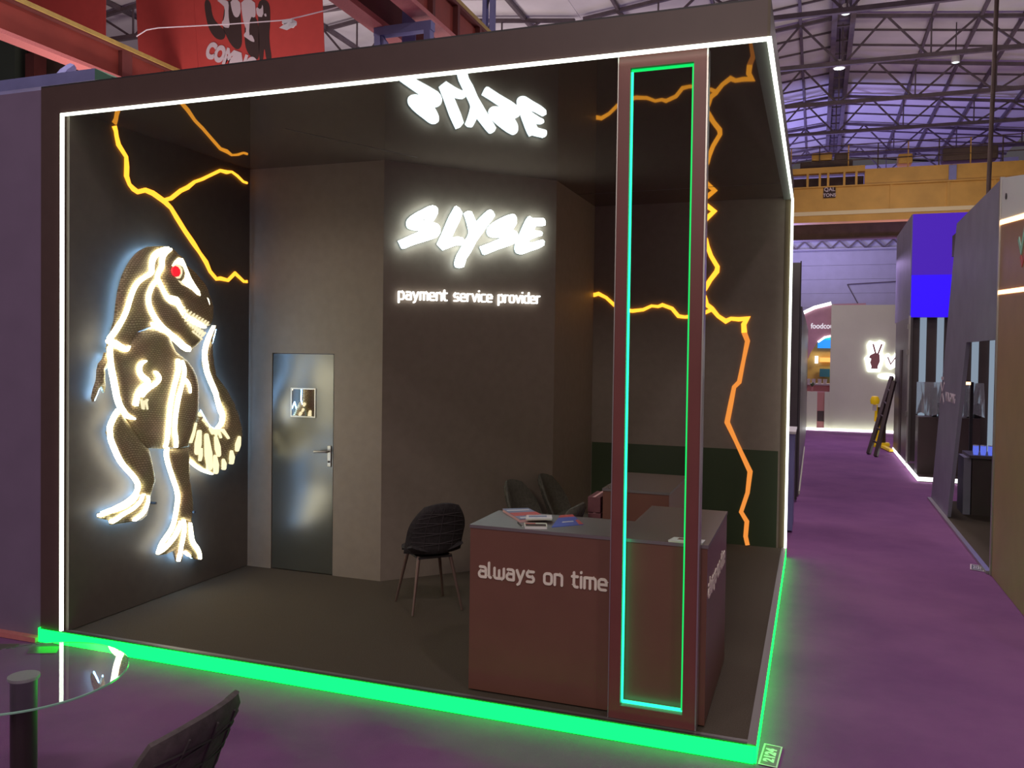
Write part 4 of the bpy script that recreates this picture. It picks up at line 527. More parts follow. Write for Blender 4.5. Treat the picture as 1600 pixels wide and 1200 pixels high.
# door in the storage wall
dr = MB().box(DX0+0.006, DX1-0.006, 2.064, 2.104, 0.102, DZ1-0.006, 0.002)
dro = dr.build('door_1', M['door'], kind='structure')
fr = MB(); X0, X1, Z0, Z1 = 0.716, 0.958, 1.535, 1.780
fr.box(X0-.012, X1+.012, 2.056, 2.066, Z0-.012, Z0).box(X0-.012, X1+.012, 2.056, 2.066, Z1, Z1+.012).box(X0-.012, X0, 2.056, 2.066, Z0, Z1).box(X1, X1+.012, 2.056, 2.066, Z0, Z1)
fr.build('window_frame', M['steel'], dro)
MB().box(X0, X1, 2.0605, 2.068, Z0, Z1).build('window_pane', M['pane'], dro)
hd = MB().box(1.100, 1.138, 2.052, 2.066, 1.085, 1.275, .004)
hd.build('handle_plate', M['steel'], dro)
MB().tube([(1.12, 2.06, 1.225), (1.12, 2.010, 1.225), (1.10, 2.000, 1.225), (0.992, 2.000, 1.222)], 0.010, 10).build('door_handle', M['steel'], dro, smooth=True)
MB().tube([(1.119, 2.053, 1.130), (1.119, 2.046, 1.130)], 0.011, 12).build('key_cylinder', M['dark'], dro)

# ================================================================ LIGHTS OF THE BOOTH
t = thing('led_strip', (2.6, 0, 0.1), 'continuous white lit strip framing the black booth opening', 'led strip')
e = 0.0085
MB().box(0.19, 5.006, -0.010, 0.012, 3.785-e, 3.785+e).build('front_run', M['led_white'], t)
MB().box(0.19, 0.19+2*e, -0.010, 0.012, 0.104, 3.785-e).build('left_upright', M['led_white'], t)
MB().box(4.983, 5.006, 0.012, 4.838, 3.785-e, 3.785+e).build('side_run', M['led_white'], t)
MB().box(4.980, 5.006, 4.812, 4.838, 0.104, 3.785-e).build('back_upright', M['led_white'], t)
t = thing('lit_plinth', (2.5, 0, 0), 'green glowing strip along the foot of the black booth', 'plinth light')
MB().box(0.0, 4.990, -0.012, 0.0, 0.004, 0.093).build('front_panel', M['acryl_green'], t)
MB().box(4.990, 5.004, 0.0, 4.84, 0.004, 0.093).build('side_panel', M['acryl_green'], t)
MB().box(-0.008, 0.0, -0.012, 0.3, 0.004, 0.104).build('left_cap', M['acryl_green'], t)

# lightning: lit channels on two walls
t = thing('lightning_sign', (0.235, 1.1, 2.5), 'orange glowing lightning bolt above the scaly dinosaur', 'wall light')
for nm, q, wd in (('main_bolt', DATA['ltn_left'][0], 0.033), ('branch_bolt', DATA['ltn_left'][1], 0.029)):
    n = len(q); rnd = random.Random(n)
    ws = [wd*(0.75+0.5*rnd.random()) * (0.7 if i > n-5 else 1) for i in range(n)]
    mb = MB(); stroke(mb, LEFT, q, ws, 0.0, 0.014); mb.build(nm, M['orange'], t)
t = thing('lightning_sign', (4.1, 4.84, 2.0), 'orange lightning bolt on the back wall right of the green-lit frame', 'wall light')
for nm, q, wd in (('main_bolt', DATA['ltn_right'][0], 0.050), ('branch_bolt', DATA['ltn_right'][1], 0.038)):
    n = len(q); rnd = random.Random(n)
    ws = [wd*(0.8+0.35*rnd.random()) for i in range(n)]
    if nm == 'main_bolt':
        k = next(i for i, p in enumerate(q) if p[1] < 2.42)
        mb = MB(); stroke(mb, BACK, q[:k+1], ws[:k+1], 0.0, 0.014); mb.build('main_bolt', M['orange'], t)
        mb = MB(); stroke(mb, BACK, q[k:], ws[k:], 0.0, 0.014); mb.build('lower_bolt', M['orange_soft'], t, label='dull orange lower run of the bolt')
    else:
        mb = MB(); stroke(mb, BACK, q, ws, 0.0, 0.014); mb.build(nm, M['orange'], t)

# ================================================================ DINOSAUR RELIEF
t = thing('dinosaur_sculpture', (0.235, 1.1, 0.3), 'bronze scaled dinosaur relief with glowing outlines and red eye', 'sculpture')
part_names = {'neck':'neck', 'torso':'torso', 'head':'head', 'jaw':'lower_jaw', 'tail':'tail', 'left_leg':'leg', 'right_leg':'leg', 'left_foot':'foot', 'right_foot':'foot', 'far_arm':'arm'}
made = {}; PLATES = []
for k, (w0, h, o) in DATA['plates'].items():
    mb = MB(); R = 0.10 if k in ('torso', 'head', 'neck', 'jaw') else 0.06
    relief(mb, LEFT, o, w0, h, R); PLATES.append((o, w0, h, R))
    made[k] = mb.build(part_names[k], M['hide'], t, smooth=True)
    if k in ('neck', 'torso', 'tail', 'left_leg', 'right_leg', 'left_foot', 'right_foot', 'far_arm', 'head'):
        cx = sum(p[0] for p in o)/len(o); cy = sum(p[1] for p in o)/len(o)
        ring = [(cx+(p[0]-cx)*0.86+0.030, cy+(p[1]-cy)*0.95) for p in o]
        mb = MB(); pts = [LEFT(p[0], p[1], 0.034) for p in ring] + [LEFT(*ring[0], 0.034)]
        mb.tube(pts, 0.006, 5, caps=False).build('backlight', M['back'], made[k])
owner = {'neck_strip':'neck','crest_strip':'head','lip_strip':'head','jaw_strip':'jaw','throat_strip':'jaw','shoulder_strip':'neck','back_strip':'torso','front_arm_strip':'torso','rear_arm_strip':'torso',
 'chest_strip':'torso','belly_strip':'torso','spur_strip':'torso','tail_strip':'tail','left_leg_strip':'left_leg','right_leg_strip':'right_leg','tail_base_strip':'tail','scute':'tail','tooth':'head','claw':'torso'}
for nm, d, q, ws in DATA['strips']:
    own = made.get(owner.get(nm), None)
    if own is None: own = made['left_foot'] if q[-1][0] < 0.75 else made['right_foot']
    mm = M['tooth'] if nm in ('tooth', 'claw') else M['scute'] if nm == 'scute' else M['strip']
    name = {'front_arm_strip':'glowing_arm', 'rear_arm_strip':'glowing_arm', 'toe_strip':'toe', 'scute':'scute', 'tooth':'tooth', 'claw':'claw'}.get(nm, 'glowing_line')
    # smooth the trace a little, then sweep a rounded bead along it
    P = [Vector((a, b)) for a, b in q]; W = list(ws)
    if len(P) > 3:
        for _ in range(2):
            P2 = [P[0]]; W2 = [W[0]]
            for i in range(len(P)-1):
                P2 += [P[i]*0.75+P[i+1]*0.25, P[i]*0.25+P[i+1]*0.75]; W2 += [W[i]*0.75+W[i+1]*0.25, W[i]*0.25+W[i+1]*0.75]
            P2.append(P[-1]); W2.append(W[-1]); P, W = P2, W2
    hs = [relief_height(PLATES, p.x, p.y) or d-0.01 for p in P]
    for _ in range(2): hs = [max(hs[i], (hs[max(i-1, 0)]+hs[i]+hs[min(i+1, len(hs)-1)])/3) for i in range(len(hs))]
    mb = MB(); stroke(mb, LEFT, [tuple(p) for p in P], [x*0.85*(1.5 if nm == 'scute' else 1.0) for x in W], [x-0.012 for x in hs], [x+0.016 for x in hs], cap=1 if min(W[0], W[-1]) > 0.012 else 0)
    mb.build(name, mm, own)
hdp = made['head']
mb = MB(); slab(mb, LEFT, DATA['brow'], 0.10, 0.150); mb.build('glowing_brow', M['strip'], hdp)
mb = MB(); slab(mb, LEFT, DATA['eyelid'], 0.10, 0.152); mb.build('eyelid', M['tooth'], hdp)
mb = MB(); slab(mb, LEFT, DATA['eye_white'], 0.10, 0.154); mb.build('eye_white', M['tooth'], hdp)
mb = MB(); slab(mb, LEFT, DATA['eye'], 0.10, 0.160); mb.build('eye', M['eye'], hdp)
mb = MB(); slab(mb, LEFT, DATA['nostril'], 0.10, 0.145); mb.build('nostril', M['strip'], hdp)
for (y, z) in ((0.75, 2.35), (0.85, 1.6), (1.0, 1.3), (0.8, 0.9), (1.25, 0.75), (1.5, 1.2), (1.1, 2.3)):
    MB().tube([LEFT(y, z, 0.0), LEFT(y, z, 0.075)], 0.010, 8).build('standoff', M['dark'], made['torso'])

# ================================================================ LOGO AND TAGLINE
t = thing('logo_sign', (2.25, 2.69, 2.95), 'white glowing brush letters spelling SLYSE on the diagonal wall', 'sign')
for k, loops in DATA['logo'].items():
    mb = MB(); slab(mb, DIAG, loops[0], 0.022, 0.060, loops[1:]); lt = mb.build('letter', M['logo'], t)
    mb = MB(); slab(mb, DIAG, loops[0], 0.012, 0.020, loops[1:]); mb.build('back_light', M['halo'], lt)
t = thing('tagline_sign', (2.25, 2.69, 2.62), 'small white glowing words payment service provider under the logo', 'sign')
write('payment service provider', DIAG, 0.138, 2.605, 1.562, 2.622, 0.066, 0.0145, 0.012, 0.030, M['tag'], t)

# ================================================================ GREEN-LIT FRAME COLUMN
t = thing('frame_column', (4.44, 0.08, 0.1), 'tall dark red frame column edged inside with green light', 'column')
def frame(mb, x0, x1, z0, z1, a0, a1, c0, c1, y0, y1):
    o = [(x0,z0),(x1,z0),(x1,z1),(x0,z1)]; h = [(a0,c0),(a1,c0),(a1,c1),(a0,c1)]
    return slab(mb, yplane(y1), o, 0, y1-y0, [h])
CX0, CX1, CA0, CA1, CC0, CC1 = 4.198, 4.676, 4.262, 4.607, 0.178, 3.722
mb = MB(); frame(mb, CX0, CX1, 0.103, 3.79, CA0, CA1, CC0, CC1, 0.046, 0.116); mb.build('panel_frame', M['column'], t)
MB().box(CA0, CA1, 0.090, 0.104, CC0, CC0+0.014).build('bottom_light', M['led_green'], t)
MB().box(CA0, CA1, 0.074, 0.088, CC1-0.012, CC1).build('top_light', M['led_green_low'], t)
MB().box(CA0, CA0+0.010, 0.074, 0.086, CC0+0.014, CC1-0.014).build('left_light', M['led_green'], t)
MB().box(CA1-0.012, CA1, 0.074, 0.086, CC0+0.014, CC1-0.014).build('right_light', M['led_green_low'], t)
MB().box(CX1, CX1+0.008, 0.040, 0.120, 0.103, 3.79).build('right_edge_trim', M['alu'], t, label='pale metal edge strip')
MB().box(CX0-0.005, CX0, 0.040, 0.120, 0.103, 3.79).build('left_edge_trim', M['alu'], t)

# ================================================================ COUNTER
t = thing('reception_counter', (3.95, 0.4, 0.1), 'dark red L-shaped counter lettered always on time', 'counter')
KY = 0.128
L_out = [(3.31, KY), (4.718, KY), (4.718, 1.205), (4.218, 1.205), (4.218, 0.62), (3.31, 0.62)]
mb = MB(); slab(mb, Pl((0,0,0.0),(1,0,0),(0,1,0)), L_out, 0.104, 1.085); mb.build('body', M['counter'], t)
mb = MB(); slab(mb, Pl((0,0,0.0),(1,0,0),(0,1,0)), [(3.306, KY-.004), (4.722, KY-.004), (4.722, 1.209), (4.214, 1.209), (4.214, 0.624), (3.306, 0.624)], 1.085, 1.104); mb.build('worktop', M['counter_top'], t)
write('always on time', yplane(KY), 3.372, 0.795, 4.155, 0.795, 0.060, 0.0155, 0.0, 0.005, M['letter'], t)
SIDE = Pl((4.718, 0, 0), (0,1,0), (0,0,1))
write('always on time', SIDE, 0.18, 0.80, 1.075, 0.80, 0.066, 0.017, 0.0, 0.005, M['letter'], t)
t = thing('back_cabinet', (3.98, 2.1, 0.1), 'dark red cabinet standing behind the L-shaped counter', 'cabinet')
MB().box(3.725, 4.235, 1.80, 2.75, 0.10, 1.085).build('body', M['counter'], t)
MB().box(3.72, 4.24, 1.795, 2.755, 1.085, 1.104).build('worktop', M['counter_top'], t)

# things lying on the counter
def booklet(name, corners, z0, th, cm, label, cat, bands=(), pages=None):
    """flat printed piece: page block, cover and printed bands; corners are the four ground points"""
    a, b, c, d = [Vector((p[0], p[1], 0)) for p in corners]
    t = thing(name, (a+b+c+d)/4 + Vector((0,0,z0)), label, cat)
    def P(u, v, z): return a*(1-u)*(1-v) + b*u*(1-v) + c*u*v + d*(1-u)*v + Vector((0,0,z))
    def quad(u0, u1, v0, v1, z0, z1):
        vs = [P(u0,v0,z0),P(u1,v0,z0),P(u1,v1,z0),P(u0,v1,z0),P(u0,v0,z1),P(u1,v0,z1),P(u1,v1,z1),P(u0,v1,z1)]
        return MB().add(vs, [(3,2,1,0),(4,5,6,7),(0,1,5,4),(1,2,6,5),(2,3,7,6),(3,0,4,7)])
    if pages: quad(.01, .99, .01, .99, z0, z0+th-0.002).build('page_block', pages, t)
    quad(0, 1, 0, 1, z0+th-0.002 if pages else z0, z0+th).build('cover', cm, t)
    for (u0, u1, v0, v1, m2) in bands: quad(u0, u1, v0, v1, z0+th, z0+th+0.0008).build('printed_band', m2, t)
    return t
ZT = 1.104
booklet('brochure_stack', [(3.345,0.585),(3.49,0.68),(3.70,0.43),(3.565,0.30)], ZT, 0.020, M['grey_paper'], 'stack of grey-blue and red brochures on the counter corner', 'brochures',
        [(0,1,.42,.72,M['red_paper']),(.05,.9,.16,.24,M['white_paper']),(.1,.7,.84,.92,M['white_paper'])], M['pale_pink'])
booklet('flyer', [(3.575,0.40),(3.72,0.46),(3.755,0.36),(3.61,0.28)], ZT+0.020, 0.010, M['white_paper'], 'white booklet lying over the edge of the brochure stack', 'booklet', [(.1,.8,.2,.6,M['grey_paper'])], M['pale_paper'])
booklet('pad', [(3.615,0.235),(3.745,0.28),(3.78,0.18),(3.655,0.135)], ZT, 0.016, M['pale_paper'], 'small pad with dark and red cover at the front counter edge', 'notepad', [(.05,.95,.35,.95,M['black_print']),(.05,.5,.1,.35,M['red_paper'])], M['white_paper'])
booklet('leaflet', [(3.735,0.60),(3.80,0.66),(3.945,0.39),(3.79,0.235)], ZT, 0.004, M['blue_paper'], 'bright blue leaflet with red strip fanned out beside the brochures', 'leaflet', [(0,1,.0,.22,M['red_paper']),(.86,1,.55,1,M['red_paper']),(.3,.75,.62,.70,M['white_paper'])])
t = thing('pen', (3.62, 0.19, ZT), 'dark pen on the counter beside the small pad', 'pen')
MB().tube([(3.565,0.268,ZT+.005),(3.625,0.172,ZT+.005)], 0.005, 8).build('barrel', M['dark'], t)
MB().tube([(3.625,0.172,ZT+.005),(3.632,0.160,ZT+.005)], [0.004, 0.001], 8).build('tip', M['steel'], t)
booklet('notepad', [(4.500,0.128),(4.690,0.128),(4.695,0.215),(4.520,0.225)], ZT, 0.010, M['white_paper'], 'white notepad at the counter end beneath the green-lit frame', 'notepad', [(.2,.9,.45,.8,M['counter'])], M['pale_paper'])
# stacked boxes beside the cabinet
for i, z in enumerate((0.10, 0.32, 0.54, 0.76, 0.91)):
    hgt = (0.215, 0.215, 0.215, 0.145, 0.12)[i]
    t = thing('carton', (3.655, 1.92, z), ['lowest dusky red carton of the stack beside the back cabinet', 'second dusky red carton from the floor beside the back cabinet', 'middle dusky red carton in the stack beside the back cabinet', 'fourth dusky red carton from the floor beside the back cabinet', 'topmost dusky red carton of the stack beside the back cabinet'][i], 'box', 'cartons beside the back cabinet')
    dx = (0.0, 0.006, -0.004, 0.004, 0.0)[i]
    MB().box(3.605+dx, 3.705+dx, 1.80, 2.10, z, z+hgt, .004).build('box_body', M['rosy'], t)
    MB().box(3.645+dx, 3.665+dx, 1.797, 2.103, z+hgt, z+hgt+0.001).build('tape', M['pale_pink'], t)

# ================================================================ CHAIRS AND TABLES
def chair_parts(root, fab, leg, taper=0.42):
    """shell chair at the origin facing +x: seat pad, curved back, four splayed tapering legs"""
    def grid(fn, nu, nv, th):
        F = [[Vector(fn(i/(nu-1), j/(nv-1))) for j in range(nv)] for i in range(nu)]
        def nrm(i, j):
            a = F[min(i+1,nu-1)][j]-F[max(i-1,0)][j]; b = F[i][min(j+1,nv-1)]-F[i][max(j-1,0)]
            return a.cross(b).normalized()
        vs = []; 
        for i in range(nu):
            for j in range(nv):
                u, v = i/(nu-1), j/(nv-1); ed = min(u, 1-u, v, 1-v)
                k = min(1.0, ed/0.12); tt = th*(0.30+0.70*math.sqrt(max(0, 1-(1-k)**2)))
                vs.append(F[i][j] + nrm(i,j)*tt/2)
        for i in range(nu):
            for j in range(nv):
                u, v = i/(nu-1), j/(nv-1); ed = min(u, 1-u, v, 1-v)
                k = min(1.0, ed/0.12); tt = th*(0.30+0.70*math.sqrt(max(0, 1-(1-k)**2)))
                vs.append(F[i][j] - nrm(i,j)*tt/2)
        n = nu*nv; fs = []
        for i in range(nu-1):
            for j in range(nv-1):
                a, b, c, d = i*nv+j, i*nv+j+1, (i+1)*nv+j+1, (i+1)*nv+j
                fs += [(a,b,c,d), (d+n,c+n,b+n,a+n)]
        for i in range(nu-1):
            for j in (0, nv-1): fs.append((i*nv+j, (i+1)*nv+j, (i+1)*nv+j+n, i*nv+j+n))
        for j in range(nv-1):
            for i in (0, nu-1): fs.append((i*nv+j, i*nv+j+1, i*nv+j+1+n, i*nv+j+n))
        return MB().add(vs, fs)
    def seat(u, v):
        x = -0.20 + 0.43*u; hw = 0.225*(0.80+0.20*math.sin(PI*min(1, u*0.9+0.25))) * (1-0.25*max(0, u-0.75)/0.25*0.6); y = (2*v-1)*hw
        z = 0.455 + 0.05*(2*v-1)**2*(1-u)**0.7 + 0.03*(1-u)**3 - 0.035*max(0, u-0.8)/0.2
        return (x, y, z)
    def back(u, v):
        s = u; hw = 0.235*(1-taper*max(0, (s-0.45)/0.55)**2); a = (2*v-1)
        x = -0.185 - 0.02*s - 0.13*s**1.3 + 0.11*a*a*(1-0.45*s); z = 0.46 + 0.42*s - 0.03*a*a*s
        return (x, a*hw, z)
    grid(seat, 13, 13, 0.060).build('seat', fab, root, smooth=True, local=True)
    b = grid(back, 15, 13, 0.050).build('backrest', fab, root, smooth=True, local=True)
    # quilting seams on both faces of the back
    q = MB()
    for s in (0.22, 0.42, 0.62, 0.80):
        for sg in (1, -1):
            q.tube([Vector(back(s + 0.10*(v/8-0.5)*sg, 0.06+0.88*v/8)) + Vector((-0.026, 0, -0.006)) for v in range(9)], 0.004, 5)
    for v in (0.25, 0.5, 0.75):
        q.tube([Vector(back(0.08+0.84*s/8, v)) + Vector((-0.026, 0, -0.006)) for s in range(9)], 0.004, 5)
    q.build('quilting_seam', M['seam'], b, smooth=True, local=True, kind='stuff')
    for sx in (1, -1):
        for sy in (1, -1):
            MB().tube([(0.13*sx, 0.13*sy, 0.435), (0.215*sx, 0.205*sy, 0.0)], [0.016, 0.009], 10).build('leg', leg, root, smooth=True, local=True)
    MB().box(-0.15, 0.15, -0.14, 0.14, 0.415, 0.432).build('seat_frame', M['dark'], root, local=True)
G1 = 'chairs of the meeting corner inside the booth'
c0 = thing('shell_chair', (2.36, 1.56, 0.101), 'dark shell chair with bronze legs beside the left end of the counter', 'chair', G1, math.radians(135))
chair_parts(c0, M['fabric'], M['leg'])
cg = thing('shell_chair', (2.96, 2.60, 0.101), 'grey shell chair seen over the brochures, left of the pair', 'chair', G1, math.radians(-12))
chair_parts(cg, M['fabric_lit'], M['leg'])
copy_tree(cg, (3.12, 3.12, 0.101), math.radians(-4), 'grey shell chair seen over the brochures, right of the pair', G1)
copy_tree(cg, (3.30, 1.57, 0.101), math.radians(176), 'grey shell chair whose rounded top shows above the blue leaflet', G1).scale = (1, 1, 1.05)
# glass bistro table and chairs in the aisle
tx, ty = 2.105, -1.915
t = thing('glass_table', (tx, ty, 0), 'round glass table on a black post beside the quilted chair', 'table')
MB().lathe([(0.0,0.0),(0.24,0.0),(0.245,0.012),(0.06,0.03)], (tx,ty,0)).build('base', M['steel'], t, smooth=True)
MB().tube([(tx,ty,0.025),(tx,ty,0.722)], 0.052, 24).build('post', M['post'], t, smooth=True)
MB().lathe([(0.0,0.7225),(0.060,0.7225),(0.062,0.726),(0.062,0.7365)], (tx,ty,0)).build('post_cap', mat('satin_cap', (0.62, 0.62, 0.58), 0.4, metal=0.2), t)
MB().lathe([(0.0,0.737),(0.405,0.737),(0.405,0.747),(0.0,0.747)], (tx,ty,0), 72).build('glass_top', M['glass'], t)
rim = MB(); n = 72
vs = [(tx+r*math.cos(2*PI*j/n), ty+r*math.sin(2*PI*j/n), z) for (r, z) in ((0.4055,0.737),(0.4085,0.739),(0.4085,0.745),(0.4055,0.747)) for j in range(n)]
fs = [(i*n+j, i*n+(j+1) % n, (i+1)*n+(j+1) % n, (i+1)*n+j) for i in range(3) for j in range(n)] + [(3*n+j, 3*n+(j+1) % n, (j+1) % n, j) for j in range(n)]
rim.add(vs, fs).build('glass_rim', M['edge'], t)
G2 = 'quilted chairs at the glass table'
q0 = thing('quilted_chair', (3.075, -2.37, 0.0), 'dark quilted velvet chair turned to the glass table', 'chair', G2, PI + 0.05); q0.scale = (1.12, 1.12, 1.12)
chair_parts(q0, M['fabric_near'], M['leg'], 0.17)
copy_tree(q0, (1.70, -2.30, 0.0), math.radians(38), 'dark velvet chair behind the post of the glass table', G2)

# stand-number plates on the carpet
def floor_tag(corners, body, label, g='stand number labels on the carpet', rot=0):
    o, u, v = Vector((*corners[0], 0)), Vector((*corners[1], 0)), Vector((*corners[2], 0))
    U = u-o; V = v-o; pl = Pl(o + Vector((0,0,0.001)), U, V); W, H = U.length, V.length
    t = thing('floor_label', o, label, 'floor label', g)
    mb = MB(); slab(mb, pl, [(0,0),(W,0),(W,H),(0,H)], 0, 0.001); mb.build('film', M['greydark'], t)
    b = min(W, H)*0.09; mb = MB(); slab(mb, pl, [(0,0),(W,0),(W,H),(0,H)], 0.001, 0.0018, [[(b,b),(W-b,b),(W-b,H-b),(b,H-b)]]); mb.build('border', M['white_print'], t)
    put_text('number', body, H*0.74, pl, W/2, H/2, 0.0012, M['white'], t, sx=W/H*0.42, bold=0.004, ext=0.0004)
floor_tag([(5.110,-0.005),(5.128,0.252),(5.012,0.005)], '2124', 'white-bordered floor label 2124 at the front booth corner')
floor_tag([(0.045,-0.12),(0.225,-0.035),(0.135,-0.23)], '2122', 'green-tinted floor label seen through the glass table edge')
floor_tag([(-0.33,-0.19),(-0.10,-0.09),(-0.27,-0.29)], '2120', 'dim floor label on the carpet left of the booth corner')
floor_tag([(6.78,5.05),(6.90,5.00),(6.82,5.30)], '2131', 'pale floor label by the brown stand across the aisle')
# ================================================================ NEIGHBOURING STAND ON THE LEFT
t = thing('partition_wall', (-1.5, 0.05, 0), 'purple-grey partition of the next stand left of the booth', 'partition')
for i in range(3):
    MB().box(-3.0+i*0.9975, -3.0+(i+1)*0.9975-0.004, 0.02, 0.06, 0.03, 3.985).build('panel', M['purple_wall'], t)
MB().box(-3.0, -0.012, -0.035, 0.02, 0.0, 0.035).build('base_trim', M['pink'], t, label='dusty pink base strip')

# ================================================================ HALL: ROOF, TRUSSES, CRANE BEAMS
RX, RZ, SL = 5.95, 14.46, 0.118      # ridge line and slope of the main bay
def roof_z(x):
    if x > -2.6: return RZ - SL*abs(x-RX)
    return RZ - SL*abs(x+11.15)
TY = [18.4, 23.4, 28.4, 33.4, 38.4, 43.4, 48.4]
rf = thing('ceiling', (RX, 30, 13), None, None); tag(rf, 'pale sheet roof of the hall', None, None, 'structure')
for yi in range(2, 54, 1):
    pass
for (xa, xb) in ((RX, 15.0), (RX, -2.55), (-11.15, -2.55), (-11.15, -20.0)):
    for k in range(10):
        y0 = 2.0 + k*5.0 - 0.0; y1 = y0 + 4.97
        za, zb = RZ+0.16, RZ+0.16 - SL*abs(xb-xa)
        vs = [(xa,y0,za),(xb,y0,zb),(xb,y1,zb),(xa,y1,za),(xa,y0,za+.05),(xb,y0,zb+.05),(xb,y1,zb+.05),(xa,y1,za+.05)]
        MB().add(vs, [(0,1,2,3),(7,6,5,4),(0,4,5,1),(1,5,6,2),(2,6,7,3),(3,7,4,0)]).build('roof_panel', M['roof'], rf)
# cross ribs between the trusses, purlins along the hall
for y in [y+dy for y in [13.4]+TY for dy in (1.7, 3.35)]:
    for (xa, xb) in ((RX, 15.0), (RX, -2.55)):
        MB().bar((xa, y, RZ+0.12), (xb, y, RZ+0.12-SL*abs(xb-xa)), 0.05, 0.07).build('roof_rib', M['truss'], rf)
for x in (-1.2, 1.75, 4.5, 8.9, 10.4, 11.7, 13.4):
    MB().box(x-0.05, x+0.05, 8.0, 51.0, roof_z(x)-0.02, roof_z(x)+0.12).build('purlin', M['truss'], rf)
for x in (-4.5, -7.0, -9.5, -12.5, -15.0, -17.5):
    MB().box(x-0.06, x+0.06, 8.0, 51.0, roof_z(x)-0.02, roof_z(x)+0.12).build('purlin', M['truss'], rf)
BZ = 12.78
ordn = ['nearest', 'second', 'third', 'fourth', 'fifth', 'sixth', 'seventh']
def truss(y, x0, x1, rx, label, group, step=2.9):
    t = thing('roof_truss', (rx, y, BZ), label, 'roof truss', group)
    tz = lambda x: RZ - SL*abs(x-rx)
    MB().box(x0, x1, y-.07, y+.07, BZ-.10, BZ+.05).build('bottom_chord', M['truss'], t)
    MB().bar((x0,y,tz(x0)), (rx,y,tz(rx)), .12, .12).build('top_chord', M['truss'], t)
    MB().bar((rx,y,tz(rx)), (x1,y,tz(x1)), .12, .12).build('top_chord', M['truss'], t)
    k = 0; x = rx
    tops = [rx + 1.45 + step*i for i in range(-4, 4)]
    for xt in tops:
        if not (x0+.3 < xt < x1-.3): continue
        for xb in (xt-1.35, xt+1.35):
            if x0 <= xb <= x1: MB().bar((xt,y,tz(xt)), (xb,y,BZ), .07, .07).build('web_strut', M['truss'], t)
        xv = xt+1.45
        if x0 < xv < x1: MB().bar((xv,y,tz(xv)), (xv,y,BZ), .05, .05).build('web_post', M['truss'], t)
for i, y in enumerate(TY):
    truss(y, -2.4, 14.9, RX, 'dark steel truss across the aisle bay, %s counted from the booth' % ordn[i], 'roof trusses over the aisle')
for i, y in enumerate([18.4, 23.4, 28.4, 33.4]):
    truss(y, -19.6, -2.7, -11.15, 'dark steel truss behind the red banners, %s counted from the booth' % ordn[i], 'roof trusses behind the banners')
t = thing('ridge_catwalk', (RX, 30, 13.6), 'dark lengthwise catwalk girder hanging under the roof ridge', 'girder')
for dx in (-0.30, 0.30):
    MB().box(RX+dx-.09, RX+dx+.09, 12.0, 50.0, 13.90, 14.22).build('side_beam', M['truss'], t)
MB().box(RX-.22, RX+.22, 12.0, 50.0, 14.18, 14.22).build('walk_plate', M['truss'], t)
for k in range(24):
    y = 13.0 + 1.5*k; MB().box(RX-.21, RX+.21, y-.04, y+.04, 13.93, 14.0).build('rung', M['truss'], t)
# lamps in view
def hall_lamp(x, y, z, r, label, on=True, hg=1.44):
    t = thing('high_bay_lamp', (x, y, z), label, 'lamp', 'high-bay lamps under the roof')
    MB().tube([(x,y,z+0.18),(x,y,z+hg)], 0.02, 6).build('hanger', M['dark'], t)
    MB().lathe([(0.0,0.30),(0.10,0.30),(0.13,0.2),(r,0.03),(r,0.0),(r*0.9,-0.005)], (x,y,z)).build('housing', M['white'], t, smooth=True)
    MB().lathe([(0.0,-0.03),(r*0.6,-0.02),(r*0.86,0.0),(r*0.86,0.02),(0,0.02)], (x,y,z)).build('bulb_lens', glow('lamp_lens', (0.85,1.0,1.0), 16.0 if on else 1.6), t)
hall_lamp(5.86, 28.9, 12.75, 0.22, 'bright white lamp on the ridge catwalk above the crane')
hall_lamp(5.93, 24.2, 12.95, 0.14, 'small dim lamp nearest the booth on the ridge line', False, 0.97)
hall_lamp(9.75, 29.3, 12.70, 0.14, 'small dim lamp right of the bright ridge lamp', False, 1.42)

# travelling crane across the aisle
t = thing('overhead_crane', (6, 37, 9), 'yellow travelling crane bridge spanning the aisle', 'crane')
MB().box(-2.0, 14.6, 36.9, 37.5, 8.40, 9.88).build('main_girder', M['crane'], t)
MB().box(-2.0, 14.6, 36.86, 36.90, 8.62, 8.80).build('painted_highlight', M['crane_highlight'], t, label='painted pale highlight along the girder')  # highlight on the girder painted as a pale strip
MB().box(-2.0, 14.6, 36.85, 37.5, 8.30, 8.40).build('lower_flange', M['crane'], t)
MB().box(-2.0, 14.6, 36.8, 37.5, 9.88, 9.94).build('upper_flange', M['crane'], t)
for x in (1.5, 8.3, 10.6, 12.4): MB().box(x-.05, x+.05, 36.84, 36.90, 8.80, 9.88).build('stiffener', M['crane'], t)
MB().box(7.2, 14.6, 37.0, 37.5, 9.94, 10.66).build('upper_girder', M['crane'], t)
MB().box(-2.0, 7.2, 36.9, 37.3, 10.56, 10.82).build('walkway_beam', M['crane'], t)
MB().box(-2.0, 7.2, 38.0, 38.1, 9.9, 10.56).build('walkway_back', M['crane_dark'], t)
for x in (4.75, 5.28, 5.64, 6.33, 6.84, 3.4, 2.2): MB().box(x-.05, x+.05, 36.85, 36.95, 9.94, 10.56).build('walkway_post', M['crane'], t)
for i, z in enumerate((11.15, 11.5, 11.85)):
    MB().box(-2.0, 14.6, 37.3, 37.34, z, z+.04).build('hand_rail', M['crane_dark'], t)
for k in range(13):
    x = -1.0 + 1.25*k; MB().box(x-.025, x+.025, 37.3, 37.35, 10.66, 11.88).build('rail_post', M['crane_dark'] if k % 2 else M['crane'], t)
